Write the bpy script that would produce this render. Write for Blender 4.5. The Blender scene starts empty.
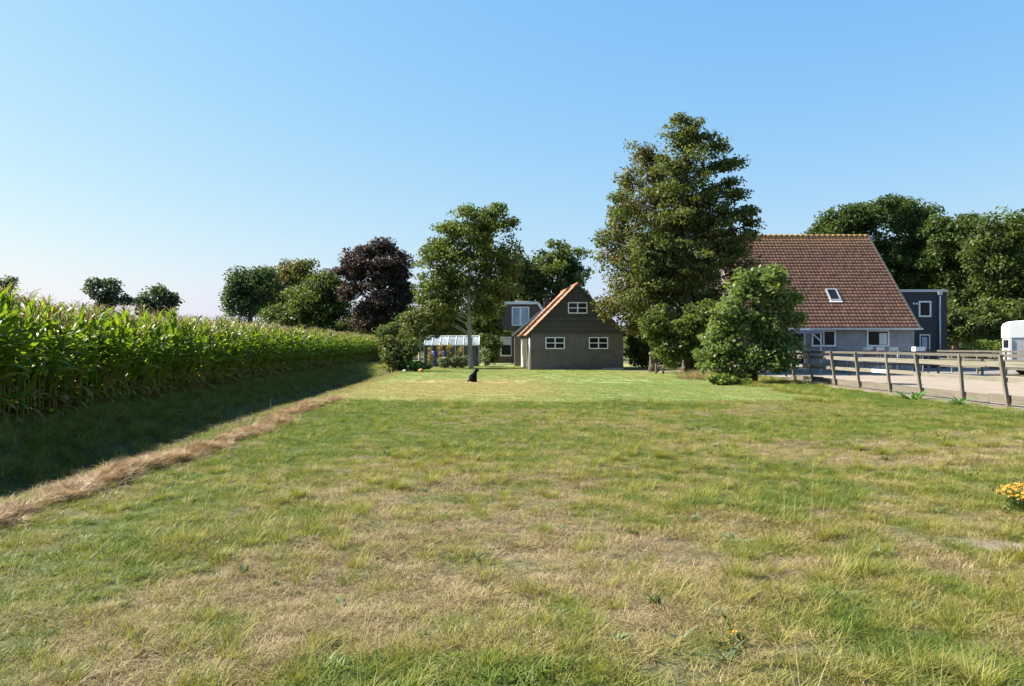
import bpy, math, random
import numpy as np
from mathutils import Vector, Matrix

# ------------------------------------------------------------------ camera, sky, sun, exposure
SC = bpy.context.scene
COL = SC.collection
R = math.radians
F, CX, HY, CAMZ = 768.0, 512.0, 346.0, 1.65
cam_d = bpy.data.cameras.new('camera'); cam = bpy.data.objects.new('camera', cam_d); COL.objects.link(cam)
cam_d.sensor_width = 36.0; cam_d.lens = 27.0; cam_d.clip_start = 0.05; cam_d.clip_end = 5000
cam.location = (0, 0, CAMZ); cam.rotation_euler = (R(90) + math.atan(3 / F), 0, 0)
SC.camera = cam
SUN_AZ, SUN_EL = -80.0, 42.0           # degrees from +Y (negative = to the left)
world = bpy.data.worlds.new('World'); SC.world = world; world.use_nodes = True
wn = world.node_tree; bg = wn.nodes['Background']
sky = wn.nodes.new('ShaderNodeTexSky'); sky.sky_type = 'NISHITA'; sky.sun_disc = False
sky.sun_elevation = R(SUN_EL); sky.sun_rotation = R(SUN_AZ)
sky.air_density = 1.5; sky.dust_density = 0.8; sky.ozone_density = 1.0; sky.altitude = 0
# the camera's tone curve on the sky: one power and gain per channel, the same in every direction
sep_ = wn.nodes.new('ShaderNodeSeparateColor'); cmb_ = wn.nodes.new('ShaderNodeCombineColor'); wn.links.new(sky.outputs['Color'], sep_.inputs[0])
for ch_, (pw_, gn_) in enumerate(((1.0, .400), (.62, .903), (.107, 2.71))):
    p_ = wn.nodes.new('ShaderNodeMath'); p_.operation = 'POWER'; p_.inputs[1].default_value = pw_; wn.links.new(sep_.outputs[ch_], p_.inputs[0])
    m_ = wn.nodes.new('ShaderNodeMath'); m_.operation = 'MULTIPLY'; m_.inputs[1].default_value = gn_; wn.links.new(p_.outputs[0], m_.inputs[0]); wn.links.new(m_.outputs[0], cmb_.inputs[ch_])
wn.links.new(cmb_.outputs[0], bg.inputs['Color']); bg.inputs['Strength'].default_value = 0.098
sun_d = bpy.data.lights.new('sun', 'SUN'); sun = bpy.data.objects.new('sun', sun_d); COL.objects.link(sun)
sun_d.energy = 5.0; sun_d.angle = R(0.5); sun_d.color = (1.0, 0.93, 0.82)
sdir = Vector((math.sin(R(SUN_AZ)) * math.cos(R(SUN_EL)), math.cos(R(SUN_AZ)) * math.cos(R(SUN_EL)), math.sin(R(SUN_EL))))
sun.rotation_euler = sdir.to_track_quat('Z', 'Y').to_euler(); sun.location = sdir * 60
SC.view_settings.view_transform = 'Standard'; SC.view_settings.look = 'None'
SC.view_settings.exposure = 1.6; SC.view_settings.gamma = 1.0; SC.view_settings.use_curve_mapping = False
SC.cycles.max_bounces = 7; SC.cycles.transparent_max_bounces = 8
SC.cycles.diffuse_bounces = 3; SC.cycles.transmission_bounces = 5; SC.cycles.glossy_bounces = 3

random.seed(7)
rng = np.random.default_rng(7)

# ------------------------------------------------------------------ helpers
def W(px, py, Y):
    return Vector(((px - CX) / F * Y, Y, CAMZ + (HY - py) / F * Y))

def tag(o, label=None, cat=None, group=None, kind=None):
    if label: o['label'] = label
    if cat: o['category'] = cat
    if group: o['group'] = group
    if kind: o['kind'] = kind
    return o

def empty(name, loc=(0, 0, 0), rz=0.0):
    o = bpy.data.objects.new(name, None); COL.objects.link(o)
    o.location = loc; o.rotation_euler = (0, 0, rz); o.empty_display_size = .2
    return o

def np_mesh(name, V, faces, mats, attrs=None, smooth=False, nper=None, mat_idx=None):
    """faces: list of (M,k) int arrays."""
    me = bpy.data.meshes.new(name)
    V = np.asarray(V, np.float32)
    me.vertices.add(len(V)); me.vertices.foreach_set('co', V.ravel())
    loops = np.concatenate([np.asarray(f, np.int32).ravel() for f in faces])
    sizes = np.concatenate([np.full(len(f), np.asarray(f).shape[1], np.int32) for f in faces])
    starts = np.concatenate([[0], np.cumsum(sizes)[:-1]]).astype(np.int32)
    me.loops.add(len(loops)); me.loops.foreach_set('vertex_index', loops)
    me.polygons.add(len(sizes)); me.polygons.foreach_set('loop_start', starts)
    if mat_idx is not None: me.polygons.foreach_set('material_index', np.asarray(mat_idx, np.int32))
    me.update(calc_edges=True)
    if smooth: me.polygons.foreach_set('use_smooth', np.ones(len(sizes), bool))
    for k, a in (attrs or {}).items():
        a = np.asarray(a, np.float32)
        if a.ndim == 1:
            at = me.attributes.new(k, 'FLOAT', 'POINT'); at.data.foreach_set('value', a)
        else:
            at = me.attributes.new(k, 'FLOAT_COLOR', 'POINT'); at.data.foreach_set('color', a.ravel())
    for m in (mats if isinstance(mats, (list, tuple)) else [mats]): me.materials.append(m)
    return me

def link(name, me, parent=None, loc=None):
    o = bpy.data.objects.new(name, me); COL.objects.link(o)
    if parent: o.parent = parent
    if loc is not None: o.location = loc
    return o

class MB:
    def __init__(s): s.v = []; s.f = []
    def add(s, vs, fs):
        b = len(s.v); s.v += [tuple(v) for v in vs]; s.f += [tuple(i + b for i in f) for f in fs]; return s
    def box(s, x0, x1, y0, y1, z0, z1, M=None):
        vs = [Vector(p) for p in ((x0, y0, z0), (x1, y0, z0), (x1, y1, z0), (x0, y1, z0), (x0, y0, z1), (x1, y0, z1), (x1, y1, z1), (x0, y1, z1))]
        if M is not None: vs = [M @ v for v in vs]
        return s.add(vs, [(0, 3, 2, 1), (4, 5, 6, 7), (0, 1, 5, 4), (1, 2, 6, 5), (2, 3, 7, 6), (3, 0, 4, 7)])
    def bar(s, a, b, w, h, up=(0, 0, 1)):
        a = Vector(a); b = Vector(b); d = (b - a).normalized(); u = Vector(up)
        x = d.cross(u).normalized(); z = x.cross(d).normalized()
        vs = [p + x * (i * w / 2) + z * (j * h / 2) for p in (a, b) for i, j in ((-1, -1), (1, -1), (1, 1), (-1, 1))]
        return s.add(vs, [(0, 1, 2, 3), (7, 6, 5, 4), (0, 4, 5, 1), (1, 5, 6, 2), (2, 6, 7, 3), (3, 7, 4, 0)])
    def tube(s, pts, rad, n=8, cap=True):
        pts = [Vector(p) for p in pts]; m = len(pts)
        if not hasattr(rad, '__len__'): rad = [rad] * m
        vs = []; ref = Vector((0.31, 0.17, 0.93))
        for i, p in enumerate(pts):
            d = (pts[min(i + 1, m - 1)] - pts[max(i - 1, 0)])
            d = d.normalized() if d.length > 1e-9 else Vector((0, 0, 1))
            if abs(d.dot(ref)) > .95: ref = Vector((0.9, .3, .1))
            x = d.cross(ref).normalized(); y = d.cross(x)
            for k in range(n):
                a = 2 * math.pi * k / n
                vs.append(p + (x * math.cos(a) + y * math.sin(a)) * rad[i])
        fs = [(i * n + k, i * n + (k + 1) % n, (i + 1) * n + (k + 1) % n, (i + 1) * n + k) for i in range(m - 1) for k in range(n)]
        if cap: fs += [tuple(range(n))[::-1], tuple((m - 1) * n + k for k in range(n))]
        return s.add(vs, fs)
    def poly(s, pts, ext):
        """closed polygon (list of 3-D points) extruded along ext"""
        n = len(pts); ext = Vector(ext); a = [Vector(p) for p in pts]; b = [p + ext for p in a]
        return s.add(a + b, [tuple(range(n)), tuple(range(2 * n - 1, n - 1, -1))] + [(i, i + n, (i + 1) % n + n, (i + 1) % n) for i in range(n)])
    def ball(s, c, r, nu=10, nv=7):
        c = Vector(c); r = Vector(r) if hasattr(r, '__len__') else Vector((r, r, r)); vs = [c + Vector((0, 0, r.z))]
        for j in range(1, nv):
            t = math.pi * j / nv
            for i in range(nu):
                p = 2 * math.pi * i / nu
                vs.append(c + Vector((r.x * math.sin(t) * math.cos(p), r.y * math.sin(t) * math.sin(p), r.z * math.cos(t))))
        vs.append(c - Vector((0, 0, r.z))); L = len(vs) - 1
        fs = [(0, 1 + i, 1 + (i + 1) % nu) for i in range(nu)]
        for j in range(nv - 2):
            fs += [(1 + j * nu + i, 1 + (j + 1) * nu + i, 1 + (j + 1) * nu + (i + 1) % nu, 1 + j * nu + (i + 1) % nu) for i in range(nu)]
        b = 1 + (nv - 2) * nu
        fs += [(L, b + (i + 1) % nu, b + i) for i in range(nu)]
        return s.add(vs, fs)
    def build(s, name, mat, parent=None, smooth=False, bevel=0.0):
        me = bpy.data.meshes.new(name); me.from_pydata(s.v, [], s.f); me.update()
        me.materials.append(mat)
        if smooth: me.polygons.foreach_set('use_smooth', [True] * len(me.polygons))
        o = link(name, me, parent)
        if bevel:
            m = o.modifiers.new('bevel', 'BEVEL'); m.width = bevel; m.segments = 2; m.limit_method = 'ANGLE'
        return o

def copy_tree(o, parent=None):
    c = o.copy(); COL.objects.link(c)
    if parent: c.parent = parent
    for ch in list(o.children): copy_tree(ch, c)
    return c

# value noise
def _hash(ix, iy, s):
    h = (ix.astype(np.int64) * 374761393 + iy.astype(np.int64) * 668265263 + s * 982451653) & 0xffffffff
    h = ((h ^ (h >> 13)) * 1274126177) & 0xffffffff
    return ((h ^ (h >> 16)) & 0xffff) / 65535.0
def vnoise(x, y, s=0):
    ix = np.floor(x); iy = np.floor(y); fx = x - ix; fy = y - iy
    fx = fx * fx * (3 - 2 * fx); fy = fy * fy * (3 - 2 * fy)
    a = _hash(ix, iy, s); b = _hash(ix + 1, iy, s); c = _hash(ix, iy + 1, s); d = _hash(ix + 1, iy + 1, s)
    return (a * (1 - fx) + b * fx) * (1 - fy) + (c * (1 - fx) + d * fx) * fy
def fbm(x, y, s=0, o=4):
    t = 0; a = .5; n = 0
    for i in range(o):
        t = t + a * vnoise(x * 2 ** i, y * 2 ** i, s + i * 17); n += a; a *= .5
    return t / n
def sst(a, b, x):
    t = np.clip((np.asarray(x, float) - a) / (b - a), 0, 1); return t * t * (3 - 2 * t)

# ------------------------------------------------------------------ materials
def new_mat(name):
    m = bpy.data.materials.new(name); m.use_nodes = True; nt = m.node_tree
    return m, nt, nt.nodes['Principled BSDF'], nt.nodes['Material Output']
def N(nt, typ, **kw):
    n = nt.nodes.new(typ)
    for k, v in kw.items(): setattr(n, k, v)
    return n
def ramp(nt, fac, stops):
    r = N(nt, 'ShaderNodeValToRGB'); e = r.color_ramp.elements
    while len(e) < len(stops): e.new(.5)
    for i, (p, c) in enumerate(stops): e[i].position = p; e[i].color = (*c, 1)
    nt.links.new(fac, r.inputs['Fac']); return r.outputs['Color']
def mixc(nt, fac, a, b, mode='MIX'):
    m = N(nt, 'ShaderNodeMix', data_type='RGBA', blend_type=mode)
    for sock, v in ((m.inputs[0], fac), (m.inputs[6], a), (m.inputs[7], b)):
        if isinstance(v, (int, float)): sock.default_value = v
        elif isinstance(v, tuple): sock.default_value = (*v, 1)
        else: nt.links.new(v, sock)
    return m.outputs[2]
def mth(nt, op, a, b=None, c=None):
    m = N(nt, 'ShaderNodeMath', operation=op)
    for i, v in enumerate((a, b, c)):
        if v is None: continue
        if isinstance(v, (int, float)): m.inputs[i].default_value = v
        else: nt.links.new(v, m.inputs[i])
    return m.outputs[0]
def coords(nt, kind='Object', scale=(1, 1, 1)):
    t = N(nt, 'ShaderNodeTexCoord'); mp = N(nt, 'ShaderNodeMapping'); mp.inputs['Scale'].default_value = scale
    nt.links.new(t.outputs[kind], mp.inputs['Vector']); return mp.outputs['Vector']
def noise(nt, vec, scale, detail=4, rough=.55):
    n = N(nt, 'ShaderNodeTexNoise'); n.inputs['Scale'].default_value = scale; n.inputs['Detail'].default_value = detail
    n.inputs['Roughness'].default_value = rough; nt.links.new(vec, n.inputs['Vector']); return n.outputs['Fac']
def bump(nt, h, strength, dist, bsdf):
    b = N(nt, 'ShaderNodeBump'); b.inputs['Strength'].default_value = strength; b.inputs['Distance'].default_value = dist
    nt.links.new(h, b.inputs['Height']); nt.links.new(b.outputs['Normal'], bsdf.inputs['Normal'])

def simple(name, c, rough=.6, var=.25, scale=3.0, metal=0.0, spec=.4, bmp=0.0, stretch=(1, 1, 1)):
    m, nt, b, o = new_mat(name)
    v = coords(nt, 'Object', stretch); f = noise(nt, v, scale, 5, .6)
    lo = tuple(max(0, x * (1 - var)) for x in c); hi = tuple(min(1, x * (1 + var)) for x in c)
    nt.links.new(ramp(nt, f, [(.3, lo), (.7, hi)]), b.inputs['Base Color'])
    b.inputs['Roughness'].default_value = rough; b.inputs['Metallic'].default_value = metal
    b.inputs['Specular IOR Level'].default_value = spec
    if bmp: bump(nt, noise(nt, v, scale * 6, 4), bmp, .01, b)
    return m

def leafmat(name, stops, trans=.38, tint=(1.25, 1.35, .55), rough=.5, spec=.2, inst=False, attr='rnd'):
    m, nt, b, o = new_mat(name)
    a = N(nt, 'ShaderNodeAttribute', attribute_name=attr)
    fac = a.outputs['Fac']
    if inst:
        a2 = N(nt, 'ShaderNodeAttribute', attribute_name='shade', attribute_type='INSTANCER')
        fac = mth(nt, 'ADD', mth(nt, 'MULTIPLY', fac, .62), mth(nt, 'MULTIPLY', a2.outputs['Fac'], .38))
    c = ramp(nt, fac, stops)
    nt.links.new(c, b.inputs['Base Color']); b.inputs['Roughness'].default_value = rough
    b.inputs['Specular IOR Level'].default_value = spec
    t = N(nt, 'ShaderNodeBsdfTranslucent'); nt.links.new(mixc(nt, 1.0, c, tint, 'MULTIPLY'), t.inputs['Color'])
    mx = N(nt, 'ShaderNodeMixShader'); mx.inputs[0].default_value = trans
    nt.links.new(b.outputs[0], mx.inputs[1]); nt.links.new(t.outputs[0], mx.inputs[2]); nt.links.new(mx.outputs[0], o.inputs['Surface'])
    return m

def brickmat(name, c1, c2, mortar, scale=1.0, bw=.22, bh=.065, rough=.85):
    m, nt, b, o = new_mat(name)
    t = N(nt, 'ShaderNodeTexCoord'); sp = N(nt, 'ShaderNodeSeparateXYZ'); nt.links.new(t.outputs['Object'], sp.inputs[0])
    cb = N(nt, 'ShaderNodeCombineXYZ'); nt.links.new(mth(nt, 'ADD', sp.outputs['X'], sp.outputs['Y']), cb.inputs['X'])
    nt.links.new(sp.outputs['Z'], cb.inputs['Y'])
    k = N(nt, 'ShaderNodeTexBrick'); nt.links.new(cb.outputs[0], k.inputs['Vector'])
    k.inputs['Scale'].default_value = scale; k.inputs['Brick Width'].default_value = bw; k.inputs['Row Height'].default_value = bh
    k.inputs['Mortar Size'].default_value = .008; k.inputs['Color1'].default_value = (*c1, 1); k.inputs['Color2'].default_value = (*c2, 1)
    k.inputs['Mortar'].default_value = (*mortar, 1); k.inputs['Bias'].default_value = 0
    f = noise(nt, t.outputs['Object'], 1.3, 6, .65)
    dirt = ramp(nt, f, [(.3, (.72, .7, .66)), (.65, (1.08, 1.06, 1.04))])
    nt.links.new(mixc(nt, 1.0, k.outputs['Color'], dirt, 'MULTIPLY'), b.inputs['Base Color'])
    b.inputs['Roughness'].default_value = rough; bump(nt, k.outputs['Fac'], -.4, .006, b)
    return m

def tilemat(name, cols, lichen=None, lichen_z=None, rough=.8):
    """colour per tile from the baked tile number, plus weathering and lichen towards the ridge"""
    m, nt, b, o = new_mat(name)
    a = N(nt, 'ShaderNodeAttribute', attribute_name='rnd')
    c = ramp(nt, a.outputs['Fac'], cols)
    v = coords(nt); f = noise(nt, v, 1.1, 6, .7)
    c = mixc(nt, 1.0, c, ramp(nt, f, [(.28, (.74, .73, .74)), (.6, (1.05, 1.02, 1.0))]), 'MULTIPLY')
    f2 = noise(nt, v, 9, 4, .7)
    c = mixc(nt, ramp(nt, f2, [(.6, (0, 0, 0)), (.72, (.28, .28, .28))]), c, (.26, .22, .17))
    if lichen:
        g = N(nt, 'ShaderNodeTexCoord'); sp = N(nt, 'ShaderNodeSeparateXYZ'); nt.links.new(g.outputs['Object'], sp.inputs[0])
        h = mth(nt, 'ADD', sp.outputs['Z'], mth(nt, 'MULTIPLY', mth(nt, 'SUBTRACT', f2, .5), 2.2))
        mr = N(nt, 'ShaderNodeMapRange'); mr.inputs['From Min'].default_value = lichen_z[0]; mr.inputs['From Max'].default_value = lichen_z[1]
        nt.links.new(h, mr.inputs['Value']); c = mixc(nt, mr.outputs['Result'], c, lichen)
    nt.links.new(c, b.inputs['Base Color']); b.inputs['Roughness'].default_value = rough
    return m

def woodmat(name, c, rough=.85, axis='y'):
    st = {'x': (.6, 14, 14), 'y': (14, .6, 14), 'z': (14, 14, .6)}[axis]
    m, nt, b, o = new_mat(name); v = coords(nt, 'Object', st); f = noise(nt, v, 2.2, 6, .65)
    f2 = noise(nt, coords(nt, 'Object'), 1.2, 4, .6)
    col = ramp(nt, f, [(.3, tuple(x * .55 for x in c)), (.5, c), (.72, tuple(min(1, x * 1.3) for x in c))])
    col = mixc(nt, ramp(nt, f2, [(.45, (0, 0, 0)), (.7, (.45, .45, .45))]), col, (c[0] * .75, c[1] * .85, c[2] * .6))
    nt.links.new(col, b.inputs['Base Color']); b.inputs['Roughness'].default_value = rough; bump(nt, f, .3, .004, b)
    return m

def glassmat(name, c=(.02, .025, .03), rough=.05, spec=.9):
    m, nt, b, o = new_mat(name); v = coords(nt); f = noise(nt, v, .9, 2)
    nt.links.new(ramp(nt, f, [(.3, tuple(x * .6 for x in c)), (.7, tuple(x * 1.5 for x in c))]), b.inputs['Base Color'])
    b.inputs['Roughness'].default_value = rough; b.inputs['Specular IOR Level'].default_value = spec; return m

M = {}
M['white_paint'] = simple('white_paint', (.74, .74, .72), .45, .06, 4)
M['grey_metal'] = simple('grey_metal', (.42, .44, .45), .4, .12, 5, .4)
M['dark_glass'] = glassmat('dark_glass', (.012, .014, .016), .12, .15)
M['blue_glass'] = glassmat('blue_glass', (.16, .26, .36), .06, .9)
M['bark'] = simple('bark', (.10, .08, .06), .9, .45, 9, 0, .2, .6, (1, 1, .25))
M['pale_bark'] = simple('pale_bark', (.30, .27, .22), .9, .4, 7, 0, .2, .5, (1, 1, .3))

# ------------------------------------------------------------------ ground shape and zones
def lipN(y): return -5.34 - .045 * (y - 8.8)
def rowx(y): return -10.25 - .072 * (y - 15)
def strawx(y): return -4.80 - .036 * (y - 8) + .12 * np.sin(y * .55) + .05 * np.sin(y * 1.7)
def ditch(x, y):
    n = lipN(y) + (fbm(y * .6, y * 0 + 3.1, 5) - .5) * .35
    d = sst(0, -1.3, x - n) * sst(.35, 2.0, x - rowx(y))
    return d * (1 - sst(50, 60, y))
def gz(x, y):
    x = np.asarray(x, float); y = np.asarray(y, float)
    near = (1 - sst(22, 25, y)) * sst(13.2, 12.4, x)
    z = (fbm(x * .9, y * .9, 3) - .5) * .10 * near + (fbm(x * 3.2, y * 3.2, 9, 3) - .5) * .07 * near
    z = z + (fbm(x * .25, y * .25, 21) - .5) * .08 * sst(13.2, 11, x) * (1 - sst(70, 90, y))
    st = np.exp(-((x - strawx(y)) / .38) ** 2) * (1 - sst(20, 26, y))
    z = z + st * .03
    z = z - ditch(x, y) * (1.0 + (fbm(x * 2, y * 2, 31) - .5) * .3)
    return z
def gz1(x, y): return float(gz(np.array([x]), np.array([y]))[0])

def blob(x, y, cx, cy, rx, ry, soft=.55, s=0):
    d = np.sqrt(((x - cx) / rx) ** 2 + ((y - cy) / ry) ** 2) + (fbm(x * 1.1, y * 1.1, 40 + s) - .5) * .9
    return 1 - sst(1 - soft, 1 + soft, d)
def zones(x, y):
    """green (0 dry .. 1 lush), lawn, soil"""
    g = .49 + (fbm(x * .5, y * .35, 50) - .5) * .48 + (fbm(x * 3.0, y * 2.4, 60, 3) - .5) * 1.45 + .10 * sst(9, 16, y)
    u = x - strawx(y)
    g = g + .42 * np.exp(-((u - 1.1) / .75) ** 2) * (y < 30) + .22 * np.exp(-((u - 2.0) / .9) ** 2) * (y < 30)
    g = g + .36 * blob(x, y, 2.35, 4.6, 1.0, 1.1, .8, s=1) + .35 * blob(x, y, 2.9, 10, 1.3, 2.0, s=2)
    g = g + .55 * blob(x, y, 1.2, 20.8, 5.0, 1.3, .35, s=3) + .35 * blob(x, y, -4.0, 16.5, 1.8, 3.5, s=4)
    g = g + .3 * blob(x, y, -.40, 3.75, .62, .28, s=5) + .12 * blob(x, y, .55, 3.6, 1.0, .3, s=6)
    g = g + .2 * blob(x, y, .3, 13.5, 2.6, 2.4, s=7) + .55 * blob(x, y, 11.6, 22, 1.2, 10, s=8) + .3 * blob(x, y, 6, 9, 1.2, 2, s=18)
    g = g + .35 * blob(x, y, 6.5, 15.5, 3, 2.5, s=19)
    g = g - .32 * blob(x, y, -1.6, 4.6, 1.7, 1.0, s=9) - .32 * blob(x, y, .6, 6.0, 2.2, 1.9, s=10) - .35 * blob(x, y, 7, 12.5, 3.5, 2.2, s=11)
    g = g - .15 * blob(x, y, -1.5, 9, 2.6, 2.5, s=20)
    lawn = sst(22.3, 23.2, y + (fbm(x * .8, y * .8, 70) - .5) * 1.2) * sst(10.2, 8.8, x + (fbm(y * .3, x * 0, 71) - .5) * 2 - .03 * (y - 24)) * sst(-6.3, -5.6, x + .022 * (y - 8))
    soil = blob(x, y, 4.3, 6.4, .75, .22, s=12) * .9 + .8 * blob(x, y, 9.9, 50.5, 3.2, 1.8, .3, s=13) + sst(-1.0, -.3, ditch(x, y) * -1.0 + -.0) * 0
    soil = soil + .75 * blob(x, y, 13.0, 26, .45, 14, .3, s=14)
    lg = .70 + (fbm(x * .22, y * .16, 80) - .5) * 1.0 + (fbm(x * .9, y * .5, 82) - .5) * .35 - .75 * blob(x, y, -2.6, 32, 4.4, 7.0, .6, s=15) + .14 * np.sin((x + .12 * y) * 3.4) * sst(.5, 3, x)
    g = g * (1 - lawn) + lg * lawn + .55 * (x < lipN(y) - .9)
    return np.clip(g, 0, 1), lawn, np.clip(soil, 0, 1)

def axis(parts):
    out = []
    for a, b, st in parts: out.append(np.arange(a, b, st))
    return np.concatenate(out + [np.array([parts[-1][1]])])
gx = axis([(-1500, -300, 300), (-300, -60, 40), (-60, -16, 4), (-16, -13, .5), (-13, 8, .11), (8, 14, .2), (14, 40, 2), (40, 120, 20), (120, 300, 60), (300, 1500, 300)])
gy = axis([(-300, -40, 65), (-40, -4, 6), (-4, 2, .6), (2, 14, .11), (14, 28, .17), (28, 62, .5), (62, 120, 6), (120, 300, 45), (300, 2400, 300)])
GX, GY = np.meshgrid(gx, gy); nx, ny = len(gx), len(gy)
px_, py_ = GX.ravel(), GY.ravel()
idx = np.arange(nx * ny).reshape(ny, nx)
gf = np.stack([idx[:-1, :-1], idx[:-1, 1:], idx[1:, 1:], idx[1:, :-1]], -1).reshape(-1, 4)
zg, zl, zs = zones(px_, py_)
zd = ditch(px_, py_)

def ground_material():
    m, nt, b, o = new_mat('field_ground')
    a = N(nt, 'ShaderNodeAttribute', attribute_name='zone'); sp = N(nt, 'ShaderNodeSeparateColor'); nt.links.new(a.outputs['Color'], sp.inputs[0])
    g = N(nt, 'ShaderNodeNewGeometry'); v = g.outputs['Position']
    n1 = noise(nt, v, 9, 6, .7); n2 = noise(nt, v, 38, 5, .7); n3 = noise(nt, v, 1.6, 4, .6)
    nn = mth(nt, 'ADD', mth(nt, 'MULTIPLY', n1, .5), mth(nt, 'MULTIPLY', n2, .5))
    thatch = ramp(nt, nn, [(.36, (.035, .026, .014)), (.48, (.12, .09, .05)), (.60, (.26, .20, .115))])
    green = ramp(nt, nn, [(.33, (.025, .035, .012)), (.5, (.075, .095, .028)), (.66, (.15, .16, .055))])
    c = mixc(nt, sp.outputs[0], thatch, green)
    lawn_d = ramp(nt, nn, [(.34, (.23, .18, .085)), (.62, (.38, .30, .155))])
    lawn_g = ramp(nt, nn, [(.34, (.125, .185, .055)), (.62, (.215, .285, .095))])
    c = mixc(nt, sp.outputs[1], c, mixc(nt, sp.outputs[0], lawn_d, lawn_g))
    soil = ramp(nt, nn, [(.3, (.14, .11, .08)), (.62, (.36, .29, .22))])
    c = mixc(nt, sp.outputs[2], c, soil)
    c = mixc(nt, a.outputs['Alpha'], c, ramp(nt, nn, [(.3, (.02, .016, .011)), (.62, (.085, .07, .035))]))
    nt.links.new(c, b.inputs['Base Color']); b.inputs['Roughness'].default_value = .95; b.inputs['Specular IOR Level'].default_value = .15
    bump(nt, nn, .9, .05, b)
    return m
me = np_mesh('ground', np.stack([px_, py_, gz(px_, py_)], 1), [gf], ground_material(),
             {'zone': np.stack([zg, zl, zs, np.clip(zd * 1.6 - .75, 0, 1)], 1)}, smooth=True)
tag(link('ground', me), kind='structure')

# sand riding arena and the gravel yard beyond it, thin sheets on the flat ground
def sheet(name, poly, z, mat):
    me = bpy.data.meshes.new(name); me.from_pydata([(x, y, z) for x, y in poly], [], [tuple(range(len(poly)))]); me.update(); me.materials.append(mat)
    return tag(link(name, me), kind='structure')
def sandmat(name, a, b_, sc=1.0):
    m, nt, b, o = new_mat(name); v = N(nt, 'ShaderNodeNewGeometry').outputs['Position']
    f = noise(nt, v, .5 * sc, 5, .65); f2 = noise(nt, v, 14 * sc, 4, .7)
    c = ramp(nt, mth(nt, 'ADD', mth(nt, 'MULTIPLY', f, .6), mth(nt, 'MULTIPLY', f2, .4)), [(.35, a), (.65, b_)])
    nt.links.new(c, b.inputs['Base Color']); b.inputs['Roughness'].default_value = .95; bump(nt, f2, .7, .04, b); return m
sheet('sand_arena', [(13.35, 8), (27.3, 8), (27.3, 44.3), (13.35, 44.3)], .012, sandmat('sand', (.19, .155, .118), (.29, .238, .182)))
sheet('gravel_yard', [(12.5, 44.31), (60, 44.31), (60, 60), (12.5, 60)], .012, sandmat('gravel', (.13, .12, .105), (.25, .23, .205), 2))

# ------------------------------------------------------------------ scatter by geometry nodes (only for uncountable stuff)
def scatter(name, P, kind, rot, scl, shade, sources):
    coll = bpy.data.collections.new(name + '_sources')
    for i, me in enumerate(sources):
        o = bpy.data.objects.new('%s_source_%02d' % (name, i), me); coll.objects.link(o)
    me = bpy.data.meshes.new(name); me.vertices.add(len(P)); me.vertices.foreach_set('co', np.asarray(P, np.float32).ravel())
    a = me.attributes.new('kind', 'INT', 'POINT'); a.data.foreach_set('value', np.asarray(kind, np.int32))
    a = me.attributes.new('rot', 'FLOAT_VECTOR', 'POINT'); a.data.foreach_set('vector', np.asarray(rot, np.float32).ravel())
    a = me.attributes.new('scl', 'FLOAT', 'POINT'); a.data.foreach_set('value', np.asarray(scl, np.float32))
    a = me.attributes.new('shade', 'FLOAT', 'POINT'); a.data.foreach_set('value', np.asarray(shade, np.float32))
    o = link(name, me)
    ng = bpy.data.node_groups.new(name + '_nodes', 'GeometryNodeTree')
    ng.interface.new_socket('Geometry', in_out='INPUT', socket_type='NodeSocketGeometry')
    ng.interface.new_socket('Geometry', in_out='OUTPUT', socket_type='NodeSocketGeometry')
    gi = ng.nodes.new('NodeGroupInput'); go = ng.nodes.new('NodeGroupOutput')
    ip = ng.nodes.new('GeometryNodeInstanceOnPoints'); ci = ng.nodes.new('GeometryNodeCollectionInfo')
    ci.inputs['Collection'].default_value = coll; ci.inputs['Separate Children'].default_value = True; ci.inputs['Reset Children'].default_value = True
    def na(nm, dt):
        n = ng.nodes.new('GeometryNodeInputNamedAttribute'); n.data_type = dt; n.inputs['Name'].default_value = nm
        return [s for s in n.outputs if s.enabled and s.name == 'Attribute'][0]
    L = ng.links.new
    L(gi.outputs[0], ip.inputs['Points']); L(ci.outputs[0], ip.inputs['Instance']); ip.inputs['Pick Instance'].default_value = True
    L(na('kind', 'INT'), ip.inputs['Instance Index']); L(na('rot', 'FLOAT_VECTOR'), ip.inputs['Rotation']); L(na('scl', 'FLOAT'), ip.inputs['Scale'])
    L(ip.outputs[0], go.inputs[0])
    md = o.modifiers.new('scatter', 'NODES'); md.node_group = ng
    return o

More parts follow.
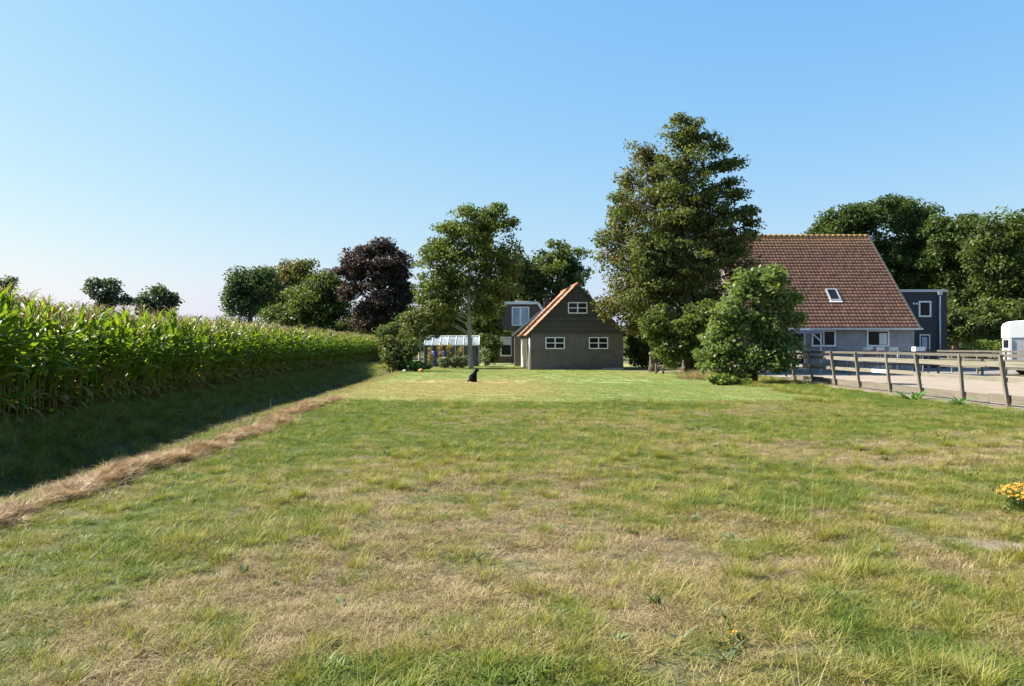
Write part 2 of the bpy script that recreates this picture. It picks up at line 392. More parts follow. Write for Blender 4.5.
def blades(n, rad, h, w, lean, droop, seg=3, seed=0, rr=(0, 1), lie=0.0):
    """a tuft of n tapering blades: verts, quads, tris, rnd"""
    r = np.random.default_rng(seed)
    ang = r.uniform(0, 2 * np.pi, n); rad_ = rad * np.sqrt(r.uniform(0, 1, n))
    bx, by = rad_ * np.cos(ang), rad_ * np.sin(ang)
    az = ang + r.normal(0, 1.1, n); hh = r.uniform(h[0], h[1], n); ln = np.abs(r.normal(lean, lean * .5, n)); ww = r.uniform(w[0], w[1], n)
    rn = r.uniform(rr[0], rr[1], n); dr = r.uniform(.3, 1, n) * droop
    dx, dy = np.cos(az), np.sin(az); tw = az + np.pi / 2 + r.normal(0, .5, n); sx, sy = np.cos(tw), np.sin(tw)
    V = []; rnd = []
    for k in range(seg + 1):
        t = k / seg
        out = hh * (ln * t + dr * t * t); z = hh * (t - dr * .75 * t * t) * (1 - lie) + .012 * lie
        cx, cy = bx + dx * out, by + dy * out
        wd = ww * (1 - t ** 1.7) * .5
        if k < seg:
            V.append(np.stack([cx - sx * wd, cy - sy * wd, z], 1)); V.append(np.stack([cx + sx * wd, cy + sy * wd, z], 1))
        else: V.append(np.stack([cx, cy, z], 1))
    V = np.stack(V, 1); m = V.shape[1]; base = np.arange(n)[:, None] * m
    q = np.concatenate([base + np.array([[2 * k, 2 * k + 1, 2 * k + 3, 2 * k + 2]]) for k in range(seg - 1)])
    t3 = base + np.array([[2 * seg - 2, 2 * seg - 1, 2 * seg]])
    return V.reshape(-1, 3), q, t3, np.repeat(rn, m)
def tuft(name, mat, parts):
    Vs, Q, T, A, b = [], [], [], [], 0
    for kw in parts:
        v, q, t, a = blades(**kw); Vs.append(v); Q.append(q + b); T.append(t + b); A.append(a); b += len(v)
    return np_mesh(name, np.concatenate(Vs), [np.concatenate(Q), np.concatenate(T)], mat, {'rnd': np.concatenate(A)})

GREEN = [(0, (.11, .135, .02)), (.35, (.185, .20, .034)), (.65, (.26, .24, .06)), (.85, (.27, .225, .085)), (1, (.34, .27, .13))]
OLIVE = [(0, (.15, .15, .03)), (.3, (.235, .215, .052)), (.6, (.31, .255, .095)), (1, (.36, .28, .15))]
DRY = [(0, (.10, .072, .034)), (.35, (.24, .185, .083)), (.7, (.36, .285, .14)), (1, (.46, .38, .24))]
LUSH = [(0, (.07, .115, .016)), (.5, (.12, .17, .028)), (.85, (.18, .21, .045)), (1, (.27, .24, .08))]
m_green = leafmat('grass_green', GREEN, .35, inst=True); m_olive = leafmat('grass_olive', OLIVE, .35, inst=True)
m_dry = leafmat('grass_dry', DRY, .25, (1.1, 1.05, .8), inst=True); m_lush = leafmat('grass_lush', LUSH, .38, inst=True)
m_lawn = leafmat('grass_lawn', [(0, (.135, .205, .06)), (.4, (.20, .26, .085)), (.7, (.33, .28, .125)), (1, (.42, .32, .165))], .3, inst=True)
SRC = []
# 0-2 dry thatch, 3-5 olive short, 6-8 green medium, 9-11 lush, 12-13 tall yellow-green tuft, 14-15 lawn, 16 broadleaf rosette, 17 dry stalks
for s in range(3): SRC.append(tuft('thatch', m_dry, [dict(n=30, rad=.09, h=(.02, .05), w=(.0022, .004), lean=1.5, droop=.8, seed=s, lie=.45), dict(n=12, rad=.08, h=(.03, .06), w=(.0025, .005), lean=.5, droop=.5, seed=s + 9)]))
for s in range(3): SRC.append(tuft('olive', m_olive, [dict(n=26, rad=.075, h=(.022, .052), w=(.0022, .004), lean=.7, droop=.7, seed=20 + s), dict(n=8, rad=.08, h=(.03, .06), w=(.003, .005), lean=1.5, droop=.8, seed=25 + s, rr=(.7, 1), lie=.5)]))
for s in range(3): SRC.append(tuft('green', m_green, [dict(n=30, rad=.07, h=(.026, .06), w=(.0025, .0045), lean=.6, droop=.8, seed=30 + s), dict(n=6, rad=.08, h=(.03, .07), w=(.003, .005), lean=1.3, droop=.8, seed=35 + s, rr=(.85, 1))]))
for s in range(3): SRC.append(tuft('lush', m_lush, [dict(n=34, rad=.075, h=(.03, .078), w=(.0028, .005), lean=.5, droop=.9, seed=40 + s)]))
for s in range(2): SRC.append(tuft('tall', m_green, [dict(n=46, rad=.055, h=(.07, .16), w=(.0025, .0045), lean=.42, droop=.55, seed=50 + s, rr=(.25, .8)), dict(n=14, rad=.06, h=(.06, .15), w=(.0025, .005), lean=.8, droop=.8, seed=55 + s, rr=(.8, 1))]))
for s in range(2): SRC.append(tuft('lawn', m_lawn, [dict(n=70, rad=.22, h=(.025, .05), w=(.006, .012), lean=.6, droop=.6, seg=2, seed=60 + s)]))
m_ros = leafmat('weed_leaf', [(0, (.06, .10, .035)), (.5, (.11, .16, .06)), (1, (.17, .21, .11))], .25, inst=True)
SRC.append(tuft('rosette', m_ros, [dict(n=15, rad=.012, h=(.03, .06), w=(.016, .026), lean=1.5, droop=.5, seg=4, seed=70)]))
SRC.append(tuft('stalks', m_dry, [dict(n=7, rad=.07, h=(.22, .42), w=(.0015, .0026), lean=.3, droop=.3, seed=71, rr=(.5, 1))]))
SRC.append(tuft('clover', m_lush, [dict(n=46, rad=.09, h=(.02, .07), w=(.007, .012), lean=.8, droop=.9, seg=2, seed=72, rr=(.3, 1))]))

def band(y0, y1, dens, xl=-1.0, xr=1.0):
    """random points in the visible wedge between two distances, a margin of 2 m on either side"""
    a = 2 * (.70 * (y0 + y1) / 2 + 2) * (y1 - y0); n = int(a * dens)
    y = np.sqrt(rng.uniform(y0 ** 2, y1 ** 2, n)); x = rng.uniform(-1, 1, n) * (.70 * y + 2)
    return x, y
X, Yv = [], []
for y0, y1, d in ((2.2, 5.5, 420), (5.5, 8, 330), (8, 12, 230), (12, 17, 150), (17, 24, 110)):
    x, y = band(y0, y1, d); X.append(x); Yv.append(y)
x = np.concatenate(X); y = np.concatenate(Yv)
keep = (x > lipN(y) - .15) & (x < 13.25); x, y = x[keep], y[keep]
g, l, so = zones(x, y)
keep = (rng.uniform(0, 1, len(x)) > so * 1.15) & (l < .6) & (fbm(x * 2.6, y * 2.6, 90, 3) + rng.uniform(-.12, .12, len(x)) + g * .16 + (fbm(x * 7, y * 7, 93, 2) - .5) * .5 > np.where(rng.uniform(0, 1, len(x)) < .22, .2, .475))
x, y, g = x[keep], y[keep], g[keep]; n = len(x)
# tussocks: a few stems' worth of tufts growing close together, leaving the turf between them thin
tx_, ty_ = band(2.2, 13, 2.6); k_ = (tx_ > lipN(ty_) + 1.2); tx_, ty_ = tx_[k_], ty_[k_]; m_ = rng.integers(3, 8, len(tx_)); ti = np.repeat(np.arange(len(tx_)), m_)
txx = tx_[ti] + rng.normal(0, .055, len(ti)); tyy = ty_[ti] + rng.normal(0, .055, len(ti)); tg = rng.uniform(0, 1, len(tx_))[ti]; tsz = rng.uniform(.55, 1.25, len(tx_))[ti]
u = np.clip(g + rng.normal(0, .22, n), 0, 1)
r3 = rng.integers(0, 3, n); kind = np.where(u < .27, r3, np.where(u < .52, 3 + r3, np.where(u < .88, 6 + r3, 9 + r3)))
q = rng.uniform(0, 1, n); cl = fbm(x * 1.4, y * 1.4, 95, 3)
kind = np.where((q < .04) & (cl > .5) & (u > .15), 12 + rng.integers(0, 2, n), kind)
kind = np.where(q > .9935, 16, kind); kind = np.where((q > .983) & (q < .986), 17, kind)
kind = np.where((blob(x, y, -.40, 3.75, .62, .28, s=5) > .5) & (q > .55), 18, kind)
scl = rng.uniform(.65, 1.25, n) * (1 + .018 * y) * (.65 + .7 * fbm(x * .8, y * .8, 97, 3))
shade = np.clip(rng.uniform(0, 1, n) * .6 + (1 - g) * .4, 0, 1)
P = np.stack([x, y, gz(x, y) - .006], 1)
rot = np.stack([rng.normal(0, .12, n), rng.normal(0, .12, n), rng.uniform(0, 6.283, n)], 1)
sets = [(P, kind, rot, scl, shade)]
nt_ = len(ti); sets.append((np.stack([txx, tyy, gz(txx, tyy) - .006], 1), np.where(tg < .35, 3, np.where(tg < .8, 12, 6)) + rng.integers(0, 2, nt_), np.stack([rng.normal(0, .15, nt_), rng.normal(0, .15, nt_), rng.uniform(0, 6.28, nt_)], 1), tsz * rng.uniform(.8, 1.2, nt_), np.clip(tg * .5 + rng.uniform(0, .4, nt_), 0, 1)))
# lawn
x, y = band(22, 34, 26); x2, y2 = band(34, 62, 9); x = np.concatenate([x, x2]); y = np.concatenate([y, y2])
g, l, so = zones(x, y); keep = (x > lipN(y)) & (x < 12.5) & (l > .3) & (so < .4); x, y, g = x[keep], y[keep], g[keep]; n = len(x)
sets.append((np.stack([x, y, gz(x, y) - .004], 1), 14 + rng.integers(0, 2, n), np.stack([0 * x, 0 * x, rng.uniform(0, 6.28, n)], 1), rng.uniform(.8, 1.3, n) * (1 + .012 * (y - 22)), np.clip(1.05 - g + rng.normal(0, .1, n), 0, 1)))
# rough margin beside the lawn, along the fence and round the bushes
n = 5200; x = rng.uniform(8.5, 13.2, n); y = rng.uniform(22, 46, n); g, l, so = zones(x, y)
keep = (l < .5) & (so < .6); x, y, g = x[keep], y[keep], g[keep]; n = len(x)
sets.append((np.stack([x, y, gz(x, y) - .01], 1), np.where(g + rng.normal(0, .2, n) > .55, 9, 12) + rng.integers(0, 2, n), np.stack([0 * x, 0 * x, rng.uniform(0, 6.28, n)], 1), rng.uniform(1.2, 2.2, n), rng.uniform(0, 1, n)))
# ditch banks
n = 52000; y = 5 + 68 * rng.uniform(0, 1, n) ** 1.4; x = rng.uniform(-14.5, -5.7, n); keep = (x < lipN(y) + .1) & (x > rowx(y) - .6) & ((x < rowx(y) + 1.05 + .5 * fbm(y * .8, y * 0, 111)) | (x > lipN(y) - .7) | (rng.uniform(0, 1, n) < .28)); x, y = x[keep], y[keep]; n = len(x)
far = x < lipN(y) - 1.9; kd = np.where(far, np.where(rng.uniform(0, 1, n) < .6, 9, np.where(rng.uniform(0, 1, n) < .5, 12, 6)), np.where(rng.uniform(0, 1, n) < .5, 0, 6)); kd = kd + np.where(kd == 12, rng.integers(0, 2, n), rng.integers(0, 3, n))
sets.append((np.stack([x, y, gz(x, y) - .01], 1), kd, np.stack([0 * x, 0 * x, rng.uniform(0, 6.28, n)], 1), rng.uniform(1.1, 3.0, n), rng.uniform(0, 1, n)))
cat = lambda i: np.concatenate([s[i] for s in sets])
o = scatter('grass', cat(0), cat(1), cat(2), cat(3), cat(4), SRC)
tag(o, 'patchy late summer grass, partly dry and partly green, over the field and lawn', 'grass', kind='stuff')

# mown straw drying along the ditch edge
m_straw = leafmat('straw', [(0, (.12, .075, .036)), (.4, (.30, .20, .10)), (1, (.46, .34, .185))], .2, (1.1, 1, .8), inst=True)
SS = [tuft('straw_wisp', m_straw, [dict(n=40, rad=.10, h=(.05, .13), w=(.004, .007), lean=1.2, droop=.5, seed=80 + s, lie=.8), dict(n=9, rad=.08, h=(.03, .07), w=(.003, .005), lean=1.0, droop=.9, seed=85 + s)]) for s in range(3)]
n = 10000; y = 4.0 + 20 * rng.uniform(0, 1, n) ** 1.1
wd = .03 + .15 * fbm(y * .9, y * 0, 99); x = strawx(y) + rng.normal(0, 1, n) * wd
lump = .55 * fbm(x * 1.8, y * 1.1, 100, 3) + .45 * fbm(x * 6, y * 4, 101, 2)
keep = (lump + rng.uniform(-.06, .06, n) > .47) & (y < 24 - 3 * rng.uniform(0, 1, n)); x, y, lump = x[keep], y[keep], lump[keep]; n = len(x)
hgt = rng.uniform(0, 1, n) * np.clip((lump - .47) * .45, 0, .06)
o = scatter('straw', np.stack([x, y, gz(x, y) + hgt], 1), rng.integers(0, 3, n), np.stack([rng.normal(0, .28, n), rng.normal(0, .28, n), rng.uniform(0, 6.28, n)], 1), rng.uniform(.45, 1.0, n), rng.uniform(0, 1, n), SS)
tag(o, 'strip of dry reddish straw raked along the ditch edge', 'straw', kind='stuff')

# ------------------------------------------------------------------ maize
m_corn = leafmat('maize_leaf', [(0, (.30, .17, .06)), (.18, (.33, .25, .08)), (.34, (.20, .22, .045)), (.5, (.085, .15, .018)), (.8, (.12, .195, .023)), (1, (.20, .26, .038))], .55, (1.5, 1.45, .45), .38, .4)
m_stalk = leafmat('maize_stalk', [(0, (.22, .16, .06)), (.5, (.16, .17, .05)), (1, (.09, .15, .03))], .1)
m_tassel = leafmat('maize_tassel', [(0, (.34, .25, .10)), (1, (.50, .40, .19))], .3, (1.1, 1.0, .7))
m_cob = leafmat('maize_husk', [(0, (.30, .27, .08)), (1, (.20, .24, .06))], .2)
def corn_parts(seed):
    r = random.Random(seed); H = r.uniform(2.10, 2.36)
    bendx, bendy = r.uniform(-.1, .1), r.uniform(-.1, .1)
    def stem(t): return Vector((bendx * t * t, bendy * t * t, H * t))
    st = MB(); st.tube([stem(t) for t in (0, .15, .3, .5, .7, .85, 1)], [.017, .016, .015, .013, .010, .007, .004], 6)
    srnd = [min(1, v[2] / 1.6) for v in st.v]
    V, Fq, A = [], [], []
    nl = 16; az0 = r.uniform(0, 6.28)
    for i in range(nl):
        t = .10 + .86 * i / (nl - 1); p0 = stem(t); az = az0 + (i % 2) * math.pi + r.gauss(0, .38)
        L = (.55 + .42 * math.sin(math.pi * min(1, t * 1.05))) * r.uniform(.85, 1.12); wmax = r.uniform(.10, .14) * (.7 + .4 * math.sin(math.pi * t))
        up = r.uniform(.75, 1.2) if t > .3 else r.uniform(.2, .7); dr = r.uniform(1.0, 2.1) if t > .3 else r.uniform(1.2, 2.2)
        if t < .3: L *= .8
        if t > .8: up += .35; dr *= .55
        d = Vector((math.cos(az), math.sin(az), 0)); s = Vector((-math.sin(az), math.cos(az), 0)); tw = r.gauss(0, .5)
        sn = (.02 + r.random() * .32) if (t < .30 and r.random() < .6) else (.36 if t < .5 and r.random() < .3 else r.uniform(.46, 1))
        p = p0.copy(); ang = up; b = len(V); K = 7
        for k in range(K + 1):
            q = k / K; w = wmax * (min(1, .45 + q * 3) if q < .25 else 1) * max(0.03, 1 - max(0, (q - .35) / .65) ** 1.4) * .5
            dirv = d * math.cos(ang) + Vector((0, 0, 1)) * math.sin(ang); nrm = -d * math.sin(ang) + Vector((0, 0, 1)) * math.cos(ang)
            sv = s * math.cos(tw * q) + nrm * math.sin(tw * q); wav = .012 * math.sin(q * 13 + i)
            V += [p - sv * w + nrm * (w * .35 + wav), p, p + sv * w + nrm * (w * .35 - wav)]
            A += [max(0, sn - .10 * q ** 3)] * 3
            p = p + dirv * (L / K); ang -= dr * (.35 + 1.1 * q) / K * 1.25
        for k in range(K):
            a = b + 3 * k; Fq += [(a, a + 1, a + 4, a + 3), (a + 1, a + 2, a + 5, a + 4)]
    top = stem(1); ts = MB(); ts.tube([top, top + Vector((0, 0, .40))], [.006, .002], 4)
    for i in range(9):
        az = r.uniform(0, 6.28); z0 = r.uniform(0, .12); l = r.uniform(.20, .32); d = Vector((math.cos(az), math.sin(az), 0))
        ts.tube([top + Vector((0, 0, z0)), top + d * l * .35 + Vector((0, 0, z0 + l * .75)), top + d * l * .8 + Vector((0, 0, z0 + l * .95))], [.005, .007, .003], 4)
    az = az0 + r.gauss(0, .4); d = Vector((math.cos(az), math.sin(az), 0)); c0 = stem(.45)
    cb = MB(); cb.tube([c0 + d * .01, c0 + d * .03 + Vector((0, 0, .04)), c0 + d * .06 + Vector((0, 0, .13)), c0 + d * .085 + Vector((0, 0, .24)), c0 + d * .095 + Vector((0, 0, .30))], [.012, .026, .031, .02, .004], 8)
    out = []
    for nm, vv, ff, mt, at in (('stalk', st.v, st.f, m_stalk, srnd), ('leaves', V, Fq, m_corn, A), ('tassel', ts.v, ts.f, m_tassel, [r.random() for _ in ts.v]), ('cob', cb.v, cb.f, m_cob, [r.random() for _ in cb.v])):
        me = bpy.data.meshes.new(nm); me.from_pydata([tuple(v) for v in vv], [], ff); me.update(); me.materials.append(mt)
        a = me.attributes.new('rnd', 'FLOAT', 'POINT'); a.data.foreach_set('value', np.asarray(at, np.float32))
        me.polygons.foreach_set('use_smooth', [True] * len(me.polygons)); out.append((nm, me))
    return out
VAR = [corn_parts(100 + i) for i in range(6)]
PROTO = []
def corn_at(v, x, y, s, rz, first):
    if first:
        root = empty('maize_plant'); tag(root, 'tall green maize plant in the front row beside the ditch', 'maize plant', 'maize plants in the row beside the ditch')
        for nm, me in VAR[v]: link(nm, me, root)
        PROTO.append(root)
    else: root = copy_tree(PROTO[v])
    root.location = (x, y, gz1(x, y) - .01); root.rotation_euler = (random.gauss(0, .03), random.gauss(0, .03), rz); root.scale = (s * 1.05, s * 1.05, s)
    return root
ys = 13.0 + np.arange(300) * .145
for i, y in enumerate(ys):
    v = i if i < 6 else random.randrange(6)
    corn_at(v, rowx(y) + random.gauss(0, .05), y + random.gauss(0, .03), random.uniform(.87, 1.07) + .03 * math.sin(y * 1.3), random.uniform(0, 6.28), i < 6)
# rows further into the field: one uncountable mass
def joined(parts):
    V, Fs, mi, A, mats = [], [], [], [], []
    for k, (nm, me) in enumerate(parts):
        b = len(V); V += [v.co[:] for v in me.vertices]
        for p in me.polygons: Fs.append([b + i for i in p.vertices]); mi.append(k)
        A += [d.value for d in me.attributes['rnd'].data]; mats.append(me.materials[0])
    me = bpy.data.meshes.new('maize_mass'); me.from_pydata(V, [], Fs); me.update()
    for m in mats: me.materials.append(m)
    me.polygons.foreach_set('material_index', mi); a = me.attributes.new('rnd', 'FLOAT', 'POINT'); a.data.foreach_set('value', np.asarray(A, np.float32))
    me.polygons.foreach_set('use_smooth', [True] * len(me.polygons)); return me
PX, PY = [], []
for rw in range(0, 14):
    yy = np.arange(12.0 if rw else 13.0 + 300 * .145, 98, (.15 if rw == 0 else .21)); PX.append(rowx(yy) - .72 * rw + rng.normal(0, .05, len(yy))); PY.append(yy + rng.normal(0, .04, len(yy)))
x = np.concatenate(PX); y = np.concatenate(PY); n = len(x)
o = scatter('maize_field', np.stack([x, y, gz(x, y) - .01], 1), rng.integers(0, 6, n), np.stack([rng.normal(0, .03, n), rng.normal(0, .03, n), rng.uniform(0, 6.28, n)], 1), rng.uniform(.88, 1.09, n), rng.uniform(0, 1, n), [joined(v) for v in VAR])
tag(o, 'ripening maize field stretching away behind the front row', 'maize', kind='stuff')

# ------------------------------------------------------------------ trees and shrubs
def leaf_cloud(C, RC, n_per, leaf, flat=.65, seed=0, droop=0.0, out_c=None, up=.45):
    """leaves (rhombi) spread through clumps with centres C and radii RC"""
    r = np.random.default_rng(seed); nC = len(C); cid = np.repeat(np.arange(nC), n_per); n = len(cid)
    d = r.normal(0, 1, (n, 3)); d /= np.linalg.norm(d, axis=1)[:, None]
    rad = r.uniform(0, 1, n) ** .45 * RC[cid]
    off = d * rad[:, None]; off[:, 2] *= flat
    if droop: off[:, 2] -= droop * r.uniform(0, 1, n) ** 2 * RC[cid] * 1.6
    p = C[cid] + off
    nrm = r.normal(0, 1, (n, 3)) * .75 + d * .5; nrm[:, 2] += up
    nrm /= np.linalg.norm(nrm, axis=1)[:, None]
    t = np.cross(nrm, r.normal(0, 1, (n, 3))); t /= np.linalg.norm(t, axis=1)[:, None] + 1e-9
    if droop: t[:, 2] -= .8; t -= nrm * (t * nrm).sum(1)[:, None]; t /= np.linalg.norm(t, axis=1)[:, None] + 1e-9
    s = np.cross(nrm, t); L = leaf * r.uniform(.5, 1.5, n)[:, None]; wv = L * r.uniform(.55, .8, n)[:, None]
    V = np.stack([p - t * L * .5, p + s * wv * .5 + nrm * L * .08, p + t * L * .5, p - s * wv * .5 + nrm * L * .08], 1).reshape(-1, 3)
    crnd = r.uniform(0, 1, nC); rn = np.clip(crnd[cid] * .6 + r.uniform(0, 1, n) * .4, 0, 1)
    return V, np.arange(4 * n).reshape(n, 4), np.repeat(rn, 4)

def plant(name, label, cat, Y, lobes, mat, leaf=.2, dens=1.0, clump=(.5, .9), per=70, trunk=None, bark='bark', seed=0, flat=.65, droop=0, group=None,
          depth=.9, fill=.45, limbs=True, base=None, part='crown', jit=.25, up=.45):
    """lobes: (px, py, rx, ry[, dy metres]) as seen in the photo, turned into real ellipsoids round the plant's own distance"""
    r = np.random.default_rng(seed + 500)
    Ls = []
    for lb in lobes:
        c = W(lb[0], lb[1], Y); rx = lb[2] * Y / F; rz = lb[3] * Y / F; dy = lb[4] if len(lb) > 4 else r.uniform(-jit, jit) * rx
        Ls.append((np.array([c.x, c.y + dy, c.z]), rx, rx * depth, rz))
    bpx = base if base is not None else (trunk[0] if trunk else lobes[0][0]); bx = (bpx - CX) / F * Y
    z0 = gz1(bx, Y) if abs(bx) < 13 else 0.0
    root = empty(name, (bx, Y, z0)); tag(root, label, cat, group); O = np.array([bx, Y, z0])
    C, RC, lob = [], [], []
    for i, (c, rx, ry, rz) in enumerate(Ls):
        mr = (clump[0] + clump[1]) / 2; k = max(4, int(dens * 3.3 * (rx * rz + rx * ry * .5) / mr ** 2))
        d = r.normal(0, 1, (k, 3)); d /= np.linalg.norm(d, axis=1)[:, None]; u = r.uniform(0, 1, k) ** fill
        rc = r.uniform(clump[0], clump[1], k); sh = np.maximum(.45, 1.04 - rc * .30 / max(.3, min(rx, rz)))
        u = u * np.where(r.uniform(0, 1, k) < .1, 1.15, 1.0)
        q = c + d * np.array([rx, ry, rz]) * (u * sh)[:, None]
        ok = q[:, 2] - rc * flat > z0 + .02; C.append(q[ok]); RC.append(rc[ok]); lob += [i] * int(ok.sum())
    C = np.concatenate(C); RC = np.concatenate(RC)
    V, Q, A = leaf_cloud(C, RC, per, leaf, flat, seed, droop, up=up)
    me = np_mesh(part, V - O, [Q], mat, {'rnd': A}); link(part, me, root)
    tb = MB()
    if trunk:
        _, ty, tr = trunk[:3]; tx = trunk[3] if len(trunk) > 3 else trunk[0]; top = W(tx, ty, Y); zt = top.z - z0; lx = top.x - bx
        tp = [Vector((lx * t + math.sin(t * 5 + seed) * .06 * zt / 8, math.cos(t * 4 + seed) * .05 * zt / 8, zt * t)) for t in (-.01, .03, .12, .3, .5, .7, .85, 1)]
        tb.tube(tp, [tr * k for k in (1.5, 1.2, 1.0, .88, .7, .48, .3, .12)], 10)
        hub = lambda t: tp[0].lerp(tp[-1], t)
    else:
        tr = .05; zt = max(l[0][2] for l in Ls) - z0
        for k in range(5):
            a = k * 1.26; tb.tube([(.06 * math.cos(a), .06 * math.sin(a), -.05), (.25 * math.cos(a), .25 * math.sin(a), zt * .4), (.5 * math.cos(a), .5 * math.sin(a), zt * .85)], [.04, .03, .01], 5)
        hub = lambda t: Vector((0, 0, zt * t))
    if limbs:
        for i, (c, rx, ry, rz) in enumerate(Ls):
            e = Vector(c - O); t = min(.9, max(.12, (e.z - .45 * math.hypot(e.x, e.y)) / max(zt, .1))); s = hub(t)
            mid = s.lerp(e, .5) + Vector((0, 0, .06 * (e - s).length)); lr = max(.025, tr * .42 * (1 - .5 * t))
            tb.tube([s, mid, e], [lr, lr * .7, lr * .4], 6)
            for j in [j for j in range(len(C)) if lob[j] == i][::2]:
                f = Vector(C[j] - O); m2 = e.lerp(f, .5) + Vector((0, 0, .05 * (f - e).length))
                tb.tube([mid.lerp(e, r.uniform(.2, 1)), m2, f], [lr * .3, lr * .2, .006], 4, False)
    tb.build('trunk' if trunk else 'stem', M[bark], root, smooth=True)
    return root

DKG = leafmat('leaf_dark_green', [(0, (.042, .064, .02)), (.5, (.082, .112, .032)), (1, (.15, .175, .05))], .42)
ALD = leafmat('leaf_alder', [(0, (.05, .068, .022)), (.5, (.095, .115, .035)), (1, (.165, .178, .055))], .42)
MDG = leafmat('leaf_mid_green', [(0, (.05, .07, .018)), (.5, (.095, .125, .03)), (1, (.17, .19, .05))], .42)
OLV = leafmat('leaf_olive', [(0, (.06, .072, .02)), (.45, (.11, .118, .036)), (.8, (.17, .16, .05)), (1, (.22, .175, .06))], .40, (1.2, 1.15, .6))
BRG = leafmat('leaf_bright', [(0, (.055, .09, .022)), (.5, (.115, .16, .042)), (1, (.21, .25, .085))], .42, rough=.45, spec=.25)
COP = leafmat('leaf_copper', [(0, (.032, .024, .021)), (.5, (.058, .045, .036)), (1, (.10, .082, .06))], .3, (1.15, .9, .7))
WDG = leafmat('leaf_wood_green', [(0, (.032, .056, .018)), (.5, (.06, .092, .026)), (1, (.115, .145, .04))], .4)
HAZE = leafmat('leaf_haze_green', [(0, (.04, .06, .035)), (.5, (.07, .095, .055)), (1, (.12, .145, .085))], .4)  # distance haze painted into the leaves: lighter, greyer green for the far trees
BLG = leafmat('leaf_blue_green', [(0, (.034, .058, .03)), (.5, (.062, .096, .044)), (1, (.11, .15, .065))], .4)
GTR = leafmat('leaf_garden', [(0, (.055, .075, .022)), (.5, (.105, .125, .036)), (1, (.19, .18, .055))], .34)
HDG = leafmat('leaf_hedge', [(0, (.06, .10, .02)), (.5, (.12, .18, .03)), (1, (.22, .26, .05))], .36)

# distant trees behind the maize
plant('distant_tree', 'leftmost distant tree behind the maize, cut by the picture edge', 'tree', 150, [(2, 291, 12, 12), (-14, 286, 16, 16), (8, 283, 9, 5)], HAZE, .55, 1.2, (1.3, 2.0), 60, (-4, 290, .4), seed=1, group='distant trees')
plant('distant_tree', 'distant round tree behind the maize, with a taller pale right shoulder', 'tree', 150, [(99, 290, 11, 11), (111, 291, 9, 12), (112, 284, 6, 6), (122, 301, 8, 7), (103, 302, 14, 10)], HAZE, .55, 1.3, (1.2, 1.9), 65, (105, 290, .4), seed=2, group='distant trees')
plant('distant_tree', 'distant low tree behind the maize, next to the dark group', 'tree', 150, [(161, 294, 14, 11), (170, 300, 9, 11), (145, 299, 10, 8), (155, 308, 22, 9)], HAZE, .55, 1.3, (1.2, 1.9), 65, (158, 295, .4), seed=3, group='distant trees')
# group beyond the maize
plant('broadleaf_tree', 'dark blue-green tree at the left end of the group beyond the maize', 'tree', 108, [(246, 280, 20, 14), (235, 290, 12, 18), (256, 296, 22, 22), (240, 308, 18, 16), (262, 276, 14, 10), (228, 302, 5, 8)], BLG, .36, 1.2, (.9, 1.6), 85, (250, 285, .5), seed=4, group='trees beyond the maize')
plant('broadleaf_tree', 'tree with a thin yellowish top in the middle of the group beyond the maize', 'tree', 112, [(293, 270, 18, 13), (305, 268, 12, 10), (281, 280, 20, 18), (300, 290, 25, 22), (286, 308, 28, 20), (310, 262, 9, 6)], OLV, .34, .8, (.9, 1.5), 70, (295, 272, .5), seed=5, group='trees beyond the maize')
plant('broadleaf_tree', 'low dark tree between the yellowish topped tree and the copper beech', 'tree', 104, [(322, 290, 20, 18), (338, 300, 18, 18), (310, 302, 26, 20), (334, 284, 14, 16), (330, 316, 28, 16), (290, 318, 34, 14)], DKG, .36, 1.4, (.9, 1.6), 85, (322, 292, .5), seed=6, group='trees beyond the maize')
plant('broadleaf_tree', 'furthest green tree filling the middle of the group beyond the maize', 'tree', 122, [(274, 296, 34, 26), (318, 296, 32, 26), (300, 282, 26, 20), (262, 288, 18, 18)], WDG, .38, 1.3, (1.0, 1.6), 85, (296, 285, .5), seed=63, group='trees beyond the maize')
plant('copper_beech', 'copper beech with dark purple-brown leaves', 'tree', 96, [(378, 268, 32, 26), (347, 268, 12, 14), (408, 300, 12, 24),  (392, 257, 20, 18), (364, 262, 20, 18), (352, 284, 16, 22), (400, 280, 15, 26), (378, 296, 34, 24), (378, 318, 36, 16), (384, 246, 14, 8)], COP, .3, 1.25, (.8, 1.4), 110, (380, 262, .6), seed=7, flat=.5)
plant('broadleaf_tree', 'dark dense tree behind the barn ridge, right of the lawn tree', 'tree', 92, [(562, 256, 22, 17), (543, 268, 20, 20), (575, 266, 17, 22), (556, 284, 34, 26), (530, 280, 14, 20), (560, 310, 40, 24)], DKG, .32, 1.1, (.8, 1.4), 90, (558, 262, .5), seed=8)
plant('yew_tree', 'very dark dense evergreen above the brick house roof', 'tree', 90, [(520, 268, 16, 18), (505, 285, 22, 26), (528, 292, 24, 24), (488, 305, 18, 22)], DKG, .3, 1.3, (.8, 1.3), 95, (512, 275, .4), seed=9)
